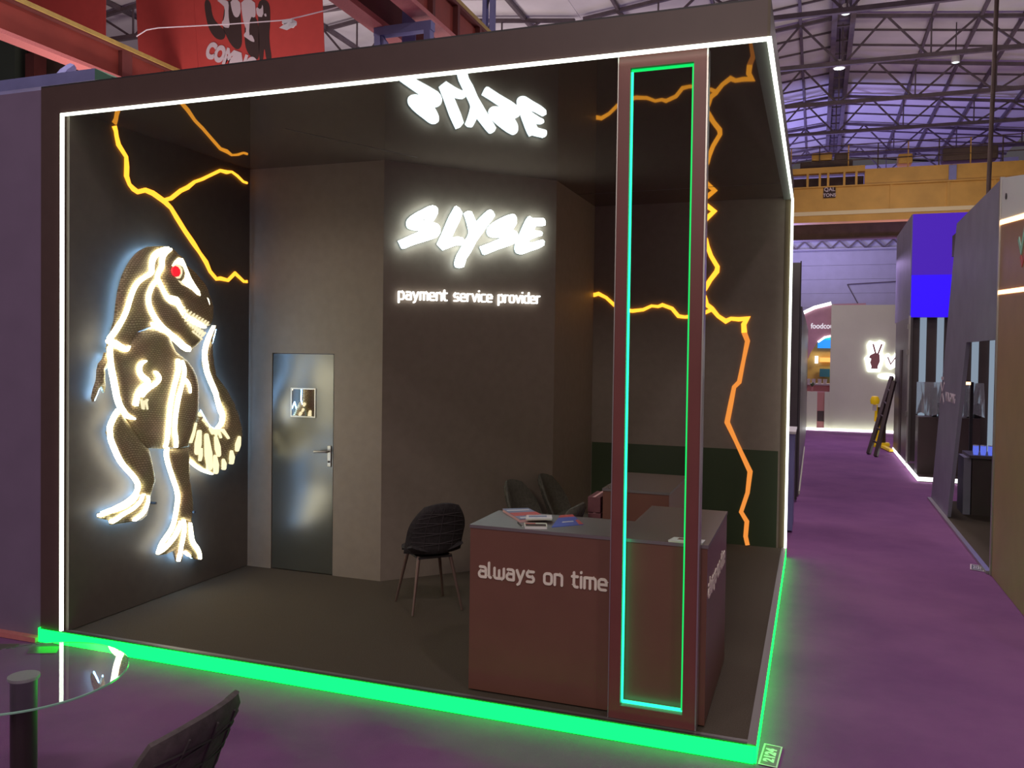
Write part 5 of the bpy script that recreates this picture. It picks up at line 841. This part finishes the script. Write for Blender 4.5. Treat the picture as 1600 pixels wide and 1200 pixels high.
for x0, x1, z0, z1, mm in ((4.4, 6.7, 10.82, 11.25, 'crane_dark'), (4.9, 5.8, 11.25, 11.62, 'crane'), (5.9, 6.5, 11.2, 11.55, 'crane_dark'), (10.4, 12.6, 10.9, 11.5, 'crane_dark'), (8.6, 9.2, 10.9, 11.35, 'crane')):
    MB().box(x0, x1, 37.4, 38.2, z0, z1, .08).build('hoist_housing', M[mm], t)
MB().box(10.6, 10.9, 36.84, 36.9, 9.95, 10.6).build('bracket', M['blue'], t)
sg = MB().box(5.45, 5.97, 36.83, 36.86, 9.40, 9.90).build('load_plate', M['black_print'], t)
put_text('lettering', 'QAL', 0.24, yplane(36.825), 5.71, 9.78, 0, M['white_print'], sg, bold=0.004)
put_text('lettering', 'TONS', 0.21, yplane(36.825), 5.71, 9.52, 0, M['white_print'], sg, bold=0.004)
t = thing('dark_band', (6, 39.5, 7.8), 'dark brown band crossing the hall beneath the yellow crane', 'beam')  # dark band across the hall, built as web and flange
MB().box(-2.5, 15, 39.0, 39.4, 7.85, 8.85).build('web', M['crane_dark'], t)
MB().box(-2.5, 15, 38.9, 39.5, 7.77, 7.85).build('lower_flange', M['crane_dark'], t)
t = thing('wall_end', (6, 51, 0), None, None); tag(t, 'pale violet end wall of the hall', None, None, 'structure')
for k in range(16):
    MB().box(-3.0, 16.0, 51.0, 51.1, k*0.86, k*0.86+0.845).build('cladding_sheet', M['hall'], t)
for i in range(18):
    x = -2.0+i*1.0
    if x < 16:
        MB().bar((x, 50.7, 8.72), (x+0.5, 50.7, 9.20), .09, .09).build('lattice_bar', M['truss'], t); MB().bar((x+0.5, 50.7, 9.20), (x+1.0, 50.7, 8.72), .09, .09).build('lattice_bar', M['truss'], t)
MB().box(-2.5, 15.5, 50.65, 50.75, 9.20, 9.28).build('lattice_chord', M['hall'], t); MB().box(-2.5, 15.5, 50.65, 50.75, 8.64, 8.72).build('lattice_chord', M['hall'], t)
t = thing('sagging_cable', (6, 50.8, 5), 'thin dark cable sagging across the pale end wall', 'cable')
MB().tube([(-1,50.9,4.4),(4.2,50.9,4.75),(5.6,50.9,4.95),(8.2,50.9,4.75),(14,50.9,4.9)], 0.03, 6).build('cable_run', M['truss'], t)
MB().tube([(7.0,50.9,6.55),(8.3,50.9,4.1)], 0.03, 6).build('cable_drop', M['truss'], t)
MB().tube([(7.0,50.9,6.55),(14.0,50.9,6.9)], 0.03, 6).build('cable_run', M['truss'], t)
t = thing('hanging_cable', (9.4, 20, 8), 'thick dark cable hanging from the roof near the grey stand', 'cable')
MB().tube([(9.43,20,14.0),(9.42,20,11.3),(9.39,20,9.0),(9.35,20,6.8),(9.33,20,4.2)], 0.055, 8).build('cable_run', M['crane_dark'], t)

# crane runways on the left
t = thing('runway_beam', (-12.9, 12, 9.4), 'red runway beam with yellow rail crossing before the banners', 'beam')
MB().box(-13.02, -12.94, 2.0, 34.0, 9.5, 10.28).build('web', M['red'], t)
MB().box(-13.15, -12.70, 2.0, 34.0, 9.40, 9.50).build('lower_flange', M['pink'], t)
MB().box(-13.15, -12.80, 2.0, 34.0, 10.28, 10.36).build('upper_flange', M['red_dark'], t)
MB().box(-12.86, -12.76, 2.0, 34.0, 10.33, 10.44).build('rail', M['rail'], t)
for y in (13.9, 19.0): MB().box(-12.94, -12.80, y-.18, y+.18, 9.5, 10.28).build('stiffener', M['red_dark'], t)
t = thing('runway_beam', (-2.5, 14, 9.0), 'red runway beam with ribbed web beside the blue column', 'beam')
MB().box(-2.62, -2.52, 4.0, 36.0, 9.12, 9.85).build('web', M['red'], t)
MB().box(-2.75, -2.36, 4.0, 36.0, 9.02, 9.12).build('lower_flange', M['pink'], t)
MB().box(-2.75, -2.40, 4.0, 36.0, 9.85, 9.92).build('upper_flange', M['red_dark'], t)
MB().box(-2.48, -2.40, 4.0, 36.0, 9.92, 10.02).build('rail', M['rail'], t)
for y in (10.4, 11.6, 12.9, 14.2): MB().box(-2.52, -2.40, y-.06, y+.06, 9.12, 9.85).build('stiffener', M['red_dark'], t)
t = thing('runway_beam', (-3.6, 12, 8.8), 'dark red runway beam behind the blue column', 'beam')
MB().box(-3.60, -3.50, 4.0, 34.0, 9.0, 9.85).build('web', M['red_dark'], t)
MB().box(-3.75, -3.36, 4.0, 34.0, 8.90, 9.02).build('lower_flange', M['pink'], t)
t = thing('hall_column', (-3.0, 11.5, 0), 'blue steel lattice column carrying the red runway beams', 'column')
MB().box(-3.30, -2.98, 11.9, 11.94, 0.0, 13.2).build('flange', M['blue'], t); MB().box(-3.17, -3.11, 11.94, 12.2, 0.0, 13.2).build('web', M['blue'], t)
MB().box(-3.60, -2.28, 11.2, 11.4, 8.73, 8.91).build('cross_head', M['blue'], t)
for x in (-3.52, -2.37): MB().box(x-.07, x+.07, 11.2, 11.4, 6.5, 8.73).build('bracket', M['blue'], t)
MB().bar((-3.50, 11.3, 8.75), (-2.9, 11.3, 7.9), .11, .11).build('brace', M['blue'], t)
t = thing('hall_column', (-3.35, 17, 0), 'grey-blue roof column right of the ribbed red runway beam', 'column')
for x in (-3.45, -3.24): MB().box(x-.055, x+.055, 17.0, 17.2, 0.0, 13.3).build('leg', M['blue'], t)
for k in range(8): MB().bar((-3.45, 17.1, 6.0+k*0.9), (-3.24, 17.1, 6.9+k*0.9), .05, .05).build('lacing', M['truss'], t)
t = thing('steel_ledge', (-9, 8.2, 7.1), 'blue-lit steel ledge beam above the left partition', 'beam')
MB().box(-15.0, -7.72, 7.9, 8.4, 7.20, 7.42).build('box_beam', M['blue'], t)  # blue light on the ledge is put into its paint colour
MB().add([(-7.72,7.9,7.20),(-7.42,8.0,7.22),(-7.42,8.4,7.26),(-7.72,8.4,7.20),(-7.72,7.9,7.42),(-7.42,8.0,7.27),(-7.42,8.4,7.3),(-7.72,8.4,7.42)],[(3,2,1,0),(4,5,6,7),(0,1,5,4),(1,2,6,5),(2,3,7,6),(3,0,4,7)]).build('end_cap', mat('green_end', (0.12,0.30,0.19), 0.6), t, label='green tapered end')
MB().tube([(-9.1,8.3,7.42),(-9.25,8.6,7.7),(-9.5,9.0,7.95)], 0.10, 8).build('curved_stay', M['blue'], t)
t = thing('dark_structure', (-16, 16, 6), 'steel posts before a dark shade sheet under the red runway beam', 'steelwork')
MB().box(-24, -18.05, 18.0, 18.2, 6.0, 13.4).build('interior_shade_sheet', M['crane_dark'], t)  # dark sheet closes the void and stands in for the shaded interior
MB().box(-22.1, -21.1, 17.3, 17.8, 6.0, 12.9).build('post', mat('green_column', (0.075,0.10,0.075), 0.7), t)
MB().box(-20.6, -20.2, 17.3, 17.8, 6.0, 12.2).build('post', M['red_dark'], t)

# banners
def smooth_loop(q, k=2):
    for _ in range(k):
        n = len(q); q = [p for i in range(n) for p in ((q[i][0]*.75+q[(i+1)%n][0]*.25, q[i][1]*.75+q[(i+1)%n][1]*.25), (q[i][0]*.25+q[(i+1)%n][0]*.75, q[i][1]*.25+q[(i+1)%n][1]*.75))]
    return q
BN = yplane(16.0)
t = thing('banner', (-11.2, 16, 12), 'red hanging banner with black letters and the word COMING', 'banner')
pieces = [[(-14.6, 14.0), (-12.45, 13.6), (-12.13, 9.9), (-14.37, 10.2)], [(-12.44, 13.6), (-7.98, 12.9), (-7.80, 9.6), (-12.12, 9.9)]]
for q in pieces:
    mb = MB(); slab(mb, BN, q, -0.02, 0.0); mb.build('cloth', M['banner'], t)
MB().bar((-14.7,16.02,14.0), (-7.9,16.02,12.9), .08, .08).build('hanging_bar', M['truss'], t)
for q in DATA['banner']['blobs']:
    mb = MB(); slab(mb, BN, smooth_loop(q), 0.0, 0.006); mb.build('black_letter', M['black_print'], t)
for q in DATA['banner']['drips']:
    mb = MB(); slab(mb, BN, smooth_loop(q, 1), 0.004, 0.011); mb.build('white_splash', M['white_print'], t)
put_text('lettering', 'COMING', 0.60, BN, -11.02, 10.60, 0.012, M['white_print'], t, rot=math.radians(-22.5), bold=0.045, sx=0.74)
t = thing('banner', (-17.7, 16, 12), 'plain red hanging banner in the upper left corner', 'banner')
mb = MB(); slab(mb, BN, [(-21.5, 14.3), (-15.72, 14.0), (-15.72, 11.15), (-20.2, 12.65), (-21.5, 13.1)], -0.02, 0.0); mb.build('cloth', M['banner'], t)
MB().bar((-21.6,16.02,14.3), (-15.6,16.02,14.0), .08, .08).build('hanging_bar', M['truss'], t)
t = thing('floodlight', (-6.18, 12, 9.5), 'small white floodlight hung on the cable before the red banner', 'floodlight')
MB().box(-6.36, -6.10, 11.9, 12.1, 9.57, 9.655).build('bracket', M['white'], t)
MB().add([(-6.40,11.85,9.46),(-6.16,11.80,9.36),(-5.96,11.85,9.46),(-6.16,12.05,9.50),(-6.36,11.95,9.56),(-6.16,11.9,9.58),(-6.0,11.95,9.56),(-6.16,12.05,9.58)],[(0,1,2,3),(7,6,5,4),(0,4,5,1),(1,5,6,2),(2,6,7,3),(3,7,4,0)]).build('lamp_head', M['white'], t)
t = thing('hanging_cable', (-8, 12, 9.7), 'thin pale cable strung across the red banner', 'cable')
MB().tube([(-10.66,12,9.80),(-10.35,12,9.92),(-10.0,12,9.93),(-8.0,12,9.78),(-6.3,12,9.68),(-5.3,12,9.77),(-3.7,12,9.95)], 0.013, 6).build('cable_run', M['white_print'], t)

# ================================================================ STANDS ACROSS THE AISLE
t = thing('grey_stand', (6.95, 7, 0), 'grey-violet stand side with a slanted opening across the aisle', 'exhibition stand')
XA = Pl((6.95, 0, 0), (0,-1,0), (0,0,1))      # faces the aisle (normal -x)
mb = MB(); slab(mb, XA, [(-y, z) for y, z in [(4.905,3.93),(7.75,3.90),(9.58,0.03),(7.93,0.03),(6.77,2.34),(5.05,2.34),(5.05,0.03),(4.905,0.03)]], -0.045, 0.0)
mb.build('side_panel', M['grey_panel'], t)
MB().box(6.90, 6.95, 4.92, 9.6, 0.0, 0.03).build('base_strip', M['alu'], t)
MB().box(6.95, 11.0, 4.92, 9.4, 0.0, 0.025).build('deck', M['deck'], t)
MB().box(7.07, 11.0, 4.92, 9.0, 3.6, 3.9).build('head_panel', M['dark_wall'], t)
mb = MB(); slab(mb, Pl((0,0,0.028),(1,0,0),(0,1,0)), [(7.05,5.1),(11,5.1),(11,9.3),(7.05,9.3)], 0, 0.001)
put_text('lettering', 'VITAL GAMING', 0.17, XA, -7.92, 1.615, 0.001, M['white_print'], t, sx=0.72, bold=0.003)
for (a, b) in (((-8.86, 1.80), (-8.50, 1.52)), ((-8.86, 1.52), (-8.50, 1.80)), ((-8.78, 1.86), (-8.58, 1.86))):
    mb = MB(); stroke(mb, XA, [a, b], 0.045, 0.0, 0.004); mb.build('emblem_stroke', M['white_print'], t)
t = thing('brown_stand', (6.95, 4, 0), 'brown glossy stand front with amber light lines at the right edge', 'exhibition stand')
mb = MB(); slab(mb, XA, [(-4.85,0.0),(-4.85,3.46),(-2.0,3.22),(-2.0,0.0)], -0.10, 0.012); mb.build('front_panel', M['brown_panel'], t)
mb = MB(); slab(mb, XA, [(-4.85,3.50),(-4.85,3.92),(-2.0,3.44),(-2.0,3.26)], -0.10, 0.012); mb.build('upper_panel', M['white'], t, label='pale upper panel')
mb = MB(); stroke(mb, XA, [(-4.86,3.485),(-3.93,3.40),(-2.0,3.24)], 0.045, -0.02, 0.020); mb.build('light_line', M['orange_led'], t)
mb = MB(); stroke(mb, XA, [(-4.88,2.80),(-3.85,2.755),(-2.0,2.68)], 0.040, 0.012, 0.020); mb.build('light_line', M['orange_led'], t)
MB().box(6.925, 6.965, 4.86, 4.90, 0.0, 3.93).build('corner_trim', M['alu'], t)
MB().tube([(6.934,4.62,3.70),(6.93,4.62,3.70)], 0.03, 12).build('fixing_cap', M['dark'], t)
mb = MB(); stroke(mb, XA, [(-4.04,3.22),(-3.93,3.10),(-3.80,3.30)], 0.05, 0.012, 0.018); mb.build('emblem_stroke', mat('mint_print', (0.35,0.65,0.50), 0.5), t)
mb = MB(); stroke(mb, XA, [(-3.95,3.06),(-3.88,2.98),(-3.78,3.08)], 0.04, 0.012, 0.018); mb.build('emblem_stroke', M['red_paper'], t)
t = thing('low_cabinet', (7.6, 8.5, 0), 'dark low cabinet inside the slanted opening of the grey stand', 'cabinet')
MB().box(7.28, 8.4, 8.24, 8.8, 0.026, 0.80).build('body', M['dark_wall'], t)
MB().box(7.24, 8.44, 8.20, 8.84, 0.80, 0.84).build('worktop', M['greydark'], t)
MB().box(7.18, 7.27, 8.26, 8.75, 0.026, 0.80).build('side_panel', M['grey_panel'], t)
for i, x in enumerate((7.33, 7.42, 7.51, 7.59)):
    t = thing('cup', (x, 8.32, 0.84), ['blue-lit cup at the left end of the row on the low cabinet', 'second blue-lit cup from the left on the low cabinet', 'third blue-lit cup from the left on the low cabinet', 'blue-lit cup at the right end of the row on the low cabinet'][i], 'cup', 'blue cups on the low cabinet')
    MB().lathe([(0.0,0.0),(0.028,0.0),(0.037,0.05),(0.036,0.13),(0.033,0.13),(0.030,0.02),(0.0,0.02)], (x, 8.32, 0.84), 16).build('cup_body', M['cup'], t, smooth=True)
    MB().lathe([(0.036,0.122),(0.039,0.126),(0.036,0.130)], (x, 8.32, 0.84), 16).build('rim', M['white'], t)
# blue-sign stand
t = thing('blue_sign_stand', (7.5, 13.5, 0), 'dark stand topped by a glowing blue sign box', 'exhibition stand')
MB().box(6.97, 10.5, 13.55, 16.8, 2.93, 4.93).build('sign_box', M['grey_panel'], t)
MB().box(6.985, 10.5, 13.53, 13.55, 2.93, 3.75).build('sign_face', M['blue_sign'], t, label='bright blue lit lower face')
MB().box(6.985, 10.5, 13.53, 13.55, 3.75, 4.93).build('sign_face', M['violet_sign'], t, label='violet lit upper face')
MB().box(6.97, 7.03, 13.55, 16.5, 0.10, 2.93).build('side_wall', M['greydark'], t)
MB().box(6.955, 6.97, 14.8, 15.2, 0.10, 2.3).build('side_door', M['dark_wall'], t)
MB().box(7.03, 10.5, 13.75, 13.85, 0.10, 2.93).build('back_wall', M['dark_wall'], t)
MB().box(6.955, 6.985, 13.5, 13.55, 0.06, 2.96).build('corner_trim', M['alu'], t)
for k in range(8):
    x = 7.175 + 0.305*k; MB().box(x, x+0.115, 13.70, 13.75, 0.12, 2.93).build('light_panel', M['strip_cool'], t)
MB().box(6.955, 6.97, 13.6, 16.5, 0.02, 0.085).build('base_light', M['white_lit'], t)
for z in (2.75, 2.25, 1.05):
    MB().box(6.93, 6.96, 13.46, 13.52, z-.05, z+.05).build('spot', M['steel'], t)
t = thing('stand_deck', (8.5, 12.5, 0), 'dark low deck edged with white light before the blue sign stand', 'deck')
MB().box(6.975, 10.5, 11.5, 13.44, 0.0, 0.09).build('deck_board', M['dark_wall'], t)
MB().box(6.955, 6.975, 11.46, 13.44, 0.02, 0.085).build('base_light', M['white_lit'], t)
MB().box(6.975, 10.5, 11.46, 11.5, 0.02, 0.085).build('base_light', M['white_lit'], t)
for i, x0 in enumerate((7.0, 7.55)):
    t = thing('display_plinth', (x0+.2, 12.1, 0.09), ['dark square plinth nearest the aisle before the white light panels', 'dark square plinth farther from the aisle before the light panels'][i], 'plinth')
    MB().box(x0, x0+0.42, 11.9, 12.3, 0.09, 1.10).build('body', M['dark_wall'], t)
    MB().box(x0-.012, x0, 11.9, 12.3, 0.09, 1.10).build('side_sheet', M['greydark'], t)
    t = thing('wrapped_display', (x0+.2, 12.1, 1.1), ['plastic-wrapped display on the plinth nearest the aisle', 'plastic-wrapped display on the farther dark plinth'][i], 'display')
    mb = MB()
    nx = 9; vs = []; fs = []
    for k in range(nx):
        x = x0-0.05+0.50*k/(nx-1)
        for (z, b) in ((1.15, .06), (1.45, .02), (1.72, 0.0)):
            vs.append((x + (0.0 if z > 1.6 else 0.02*math.sin(k*1.7)), 11.86+b*math.sin(k*2.1), z + (0.03*math.sin(k*1.3) if z < 1.2 else 0)))
    for k in range(nx-1):
        for j in range(2): fs.append((k*3+j, (k+1)*3+j, (k+1)*3+j+1, k*3+j+1))
    n = len(vs); vs += [(a, b+0.006, c) for a, b, c in vs]; fs += [tuple(q+n for q in reversed(f)) for f in fs]
    mb.add(vs, fs).build('wrap', M['wrap'], t)
    MB().box(x0+.22, x0+.30, 12.0, 12.2, 1.10, 1.62).build('stand_post', M['dark'], t)
    MB().box(x0+.34, x0+.44, 12.0, 12.2, 1.10, 1.35).build('device', M['dark'], t)
MB_ = thing('side_lamp', (7.42, 9.2, 1.8), 'small warm lamp glowing inside the slanted opening', 'lamp')
MB().box(7.33, 7.40, 9.3, 9.36, 1.76, 1.80).build('lamp_tube', M['orange_led'], MB_); MB().box(7.40, 7.44, 9.3, 9.36, 0.03, 1.80).build('lamp_post', M['dark'], MB_)

# ladder and yellow floor stand by the wall
t = thing('ladder', (6.46, 15.4, 0), 'dark ladder leaning beside the yellow machine at the aisle end', 'ladder')
for (a, b) in (((6.40,15.55,0.01),(6.90,16.4,1.70)), ((6.52,15.10,0.01),(6.90,15.75,1.62))):
    MB().bar(a, b, .075, .08).build('rail', M['dark_wall'], t)
for k in range(1, 6):
    s = k/6; a = Vector((6.40,15.55,0.01)).lerp(Vector((6.90,16.4,1.70)), s); b = Vector((6.52,15.10,0.01)).lerp(Vector((6.90,15.75,1.62)), s)
    MB().bar(a, b, .03, .03).build('rung', M['dark_wall'], t)
t = thing('floor_machine', (6.78, 17.4, 0), 'yellow and black floor machine standing behind the ladder', 'machine')
MB().lathe([(0,0),(0.20,0.0),(0.22,0.05),(0.20,0.10),(0.0,0.11)], (6.76,17.4,0.0)).build('base', M['yellow'], t, smooth=True)
MB().tube([(6.78,17.4,0.10),(6.78,17.4,0.95)], 0.10, 16).build('tank', mat('dark_olive_tank', (0.10,0.07,0.02), 0.3), t, smooth=True)
MB().tube([(6.70,17.35,0.10),(6.70,17.35,0.72)], 0.055, 10).build('hose', M['yellow'], t, smooth=True)
MB().tube([(6.64,17.4,0.60),(6.66,17.4,1.0)], 0.03, 10).build('handle', M['yellow'], t)
MB().lathe([(0,0),(0.09,0.02),(0.11,0.11),(0.07,0.20),(0,0.21)], (6.62,17.4,1.0), 16).build('knob', M['yellow'], t, smooth=True)
MB().box(6.58, 6.66, 17.35, 17.45, 0.86, 1.0).build('label_sleeve', M['white'], t)
MB().bar((6.76,17.3,0.04), (6.92,16.2,0.04), .10, .05).build('foot', M['yellow'], t)

# end of the aisle
t = thing('cream_wall', (6.5, 21.5, 0), 'cream stand wall with a glowing hand sign at the aisle end', 'stand wall')
MB().box(5.69, 9.5, 21.4, 21.5, 0.0, 3.62).build('panel', M['cream'], t)
MB().box(5.66, 5.72, 21.36, 21.5, 0.0, 3.64).build('edge_post', M['cream'], t)
t = thing('base_strip', (6, 21.3, 0), 'white base board running across the end of the aisle', 'base board')
MB().box(4.99, 9.5, 21.25, 21.34, 0.01, 0.075).build('board', M['white_lit'], t)
HP = yplane(21.38)
def px_loop(cx, cy, s, pts): return [(cx+a*s, cy+b*s) for a, b in pts]
t = thing('hand_sign', (6.82, 21.35, 2.1), 'glowing white victory hand sign on the cream wall', 'sign')
halo = [(-0.20,-0.44),(0.16,-0.44),(0.24,-0.20),(0.27,0.05),(0.22,0.20),(0.30,0.50),(0.14,0.58),(0.02,0.50),(-0.16,0.56),(-0.24,0.42),(-0.18,0.12),(-0.30,0.0),(-0.24,-0.24)]
mb = MB(); slab(mb, HP, px_loop(6.83, 2.11, 0.88, halo), 0.0, 0.04); mb.build('halo_plate', M['white_lit'], t)
palm = [(-0.10,-0.34),(0.10,-0.34),(0.10,-0.26),(0.16,-0.10),(0.15,0.10),(0.11,0.16),(0.0,0.17),(-0.13,0.10),(-0.17,0.02),(-0.10,-0.02),(-0.13,-0.14),(-0.09,-0.26)]
mb = MB(); slab(mb, HP, px_loop(6.83, 2.11, 0.88, palm), 0.04, 0.06); mb.build('hand', M['skin_print'], t)
for (a, b) in (((0.03,0.15),(-0.05,0.44)), ((0.10,0.14),(0.20,0.44))):
    mb = MB(); stroke(mb, HP, px_loop(6.83, 2.11, 0.88, [a, b]), 0.045, 0.04, 0.06, cap=1); mb.build('finger', M['skin_print'], t)
t = thing('letter_sign', (7.25, 21.35, 2.0), 'glowing white v letter beside the hand sign', 'sign')
mb = MB(); slab(mb, HP, [(7.11,2.22),(7.20,2.25),(7.26,2.10),(7.38,2.28),(7.50,2.25),(7.36,1.86),(7.24,1.79),(7.14,1.88)], 0.0, 0.04); mb.build('halo_plate', M['white_lit'], t)
mb = MB(); stroke(mb, HP, [(7.17,2.15),(7.25,1.95),(7.40,2.18)], 0.035, 0.04, 0.055); mb.build('letter', M['skin_print'], t)
t = thing('oval_sign', (7.18, 21.35, 1.65), 'glowing white oval sign under the v letter', 'sign')
mb = MB(); slab(mb, HP, [(7.16+0.24*math.cos(2*PI*k/20), 1.605+0.085*math.sin(2*PI*k/20)) for k in range(20)], 0.0, 0.04); mb.build('lit_plate', M['white_lit'], t)

# food court arch on the left of the aisle end
t = thing('arch_wall', (5.2, 22, 0), 'pink arched wall lettered foodcourt at the aisle end', 'stand wall')
AW = yplane(21.9)
outer = [(3.6,0.0),(3.6,2.6)] + [(4.2,3.05),(4.9,3.40),(5.2,3.55),(5.7,3.68),(6.6,3.7),(6.6,0.0)]
inner = [(4.95,1.10),(4.95,1.75),(5.02,1.98),(5.12,2.25),(5.30,2.55),(5.50,2.70),(5.75,2.74),(6.2,2.70),(6.2,1.10)]
mb = MB(); slab(mb, AW, outer, -0.15, 0.0, [inner]); mb.build('wall_panel', M['pinkwall'], t)
mb = MB(); stroke(mb, AW, [(4.2,3.08),(4.9,3.43),(5.2,3.58),(5.66,3.70)], 0.09, 0.0, 0.03); mb.build('arch_light', M['white_lit'], t)
mb = MB(); stroke(mb, AW, [(5.32,2.56),(5.50,2.70),(5.70,2.745)], 0.05, 0.0, 0.03); mb.build('arch_light', M['white_lit'], t)
put_text('lettering', 'foodcourt', 0.22, AW, 5.49, 3.03, 0.001, glow('dim_white_letter', (0.9,0.85,0.95), 0.9), t, bold=0.004, sx=0.85)
t = thing('half_wall', (5.2, 21.4, 0), 'low cream half wall in front of the pink arch', 'half wall')
MB().box(4.85, 5.33, 21.4, 21.5, 0.0, 1.12).build('panel', M['cream'], t)
MB().box(5.53, 5.66, 21.4, 21.5, 0.0, 1.12).build('panel', M['cream'], t)
t = thing('doorway_back', (5.4, 22.3, 0), 'rosy cloth hanging in the gap of the cream half wall', 'curtain')
MB().box(5.33, 5.53, 21.6, 21.63, 0.0, 1.10).build('cloth', M['salmon'], t); MB().box(5.34, 5.52, 21.585, 21.6, 0.25, 0.55).build('patch', M['dark_wall'], t)
t = thing('food_bar', (5.6, 26, 0), 'ochre food bar with lit shelves behind the arch', 'bar')
MB().box(4.6, 7.6, 26.0, 26.2, 0.0, 3.2).build('back_wall', M['ochre'], t)
MB().box(5.32, 6.2, 25.85, 26.0, 2.42, 2.80).build('screen', M['screen'], t); MB().box(5.40, 6.2, 25.84, 25.86, 2.70, 2.95).build('screen', M['cyan'], t)
MB().box(5.40, 6.3, 25.85, 26.0, 1.95, 2.10).build('lit_shelf', M['amber'], t)
MB().box(5.24, 5.34, 25.80, 25.9, 1.90, 2.15).build('round_lamp', M['white_lit'], t)
MB().box(5.74, 5.84, 25.80, 25.9, 1.42, 1.78).build('fridge_light', M['cyan'], t); MB().box(5.40, 5.72, 25.82, 25.9, 1.45, 1.72).build('fridge', mat('teal_fridge', (0.03,0.16,0.25), 0.4), t)
t = thing('bar_counter', (5.6, 24.2, 0), 'salmon counter with white top carrying cups behind the arch', 'counter')
MB().box(5.0, 6.6, 24.0, 24.5, 0.0, 1.22).build('front', M['salmon'], t); MB().box(4.99, 6.6, 23.95, 24.55, 1.22, 1.27).build('worktop', M['white'], t)
t = thing('grey_pillar', (5.0, 24, 0), 'slate blue pillar seen inside the pink arch', 'pillar')
MB().box(4.62, 4.98, 24.6, 25.0, 0.0, 2.8).build('shaft', mat('slate_blue', (0.10,0.11,0.17), 0.6), t); MB().box(4.60, 5.0, 24.58, 25.02, 2.8, 2.9).build('capital', M['greydark'], t)
t = thing('oval_sign', (4.86, 24.57, 1.69), 'glowing white oval lamp on the slate blue pillar in the arch', 'lamp')
mb = MB(); slab(mb, yplane(24.575), [(4.86+0.16*math.cos(2*PI*k/18), 1.76+0.07*math.sin(2*PI*k/18)) for k in range(18)], 0.0, 0.05); mb.build('lit_plate', M['white_lit'], t)
t = thing('potted_plant', (5.18, 21.45, 1.12), 'small leafy plant standing on the cream half wall', 'plant')
MB().lathe([(0,0),(0.035,0),(0.045,0.12),(0.0,0.125)], (5.18,21.45,1.12), 14).build('pot', M['salmon'], t)
rp = random.Random(3)
for k in range(12):
    a = rp.uniform(0, 2*PI); l = rp.uniform(.10,.22); e_ = rp.uniform(.3,1.2); c = Vector((5.18,21.45,1.25)); d = Vector((math.cos(a)*math.cos(e_), math.sin(a)*math.cos(e_), math.sin(e_))); s_ = Vector((-math.sin(a), math.cos(a), 0))*0.03
    MB().add([c, c+d*l*.5+s_, c+d*l, c+d*l*.5-s_], [(0,1,2),(0,2,3)]).build('leaf', M['leafgreen'], t)
for i, (x, z) in enumerate(((5.06,1.27),(5.22,1.27),(5.40,1.27),(5.56,1.27))):
    t = thing('cup', (x, 24.05, z), ['white cup at the left end of the food court counter', 'second white cup from the left on the food court counter', 'third white cup from the left on the food court counter', 'white cup at the right end of the food court counter'][i], 'cup', 'white cups on the food court counter')
    MB().lathe([(0,0),(0.05,0),(0.065,0.15),(0.06,0.15),(0.045,0.02),(0,0.02)], (x,24.05,z), 12).build('cup_body', M['white'], t, smooth=True)
# panels beyond the booth on the left side of the aisle
t = thing('partition_wall', (4.8, 9, 0), 'dark end panel behind the booth at the left of the aisle', 'partition')
MB().box(2.5, 5.03, 8.54, 8.62, 0.02, 3.52).build('panel', M['greydark'], t); MB().box(5.02, 5.036, 8.53, 8.63, 0.02, 3.54).build('edge_trim', M['dark'], t)
t = thing('partition_wall', (4.9, 13, 0), 'pale grey partition base behind the dark end panel', 'partition')
MB().box(4.93, 5.05, 9.0, 21.0, 0.0, 2.9).build('panel', M['greydark'], t); MB().box(5.05, 5.07, 9.2, 16.0, 0.0, 0.06).build('base_trim', M['cream'], t)
t = thing('low_counter', (4.9, 6.5, 0), 'bluish low counter just behind the white lit booth edge', 'counter')
MB().box(4.2, 5.03, 6.2, 6.95, 0.02, 1.20).build('body', M['blue'], t); MB().box(4.18, 5.05, 6.18, 6.97, 1.20, 1.23).build('worktop', M['white'], t)
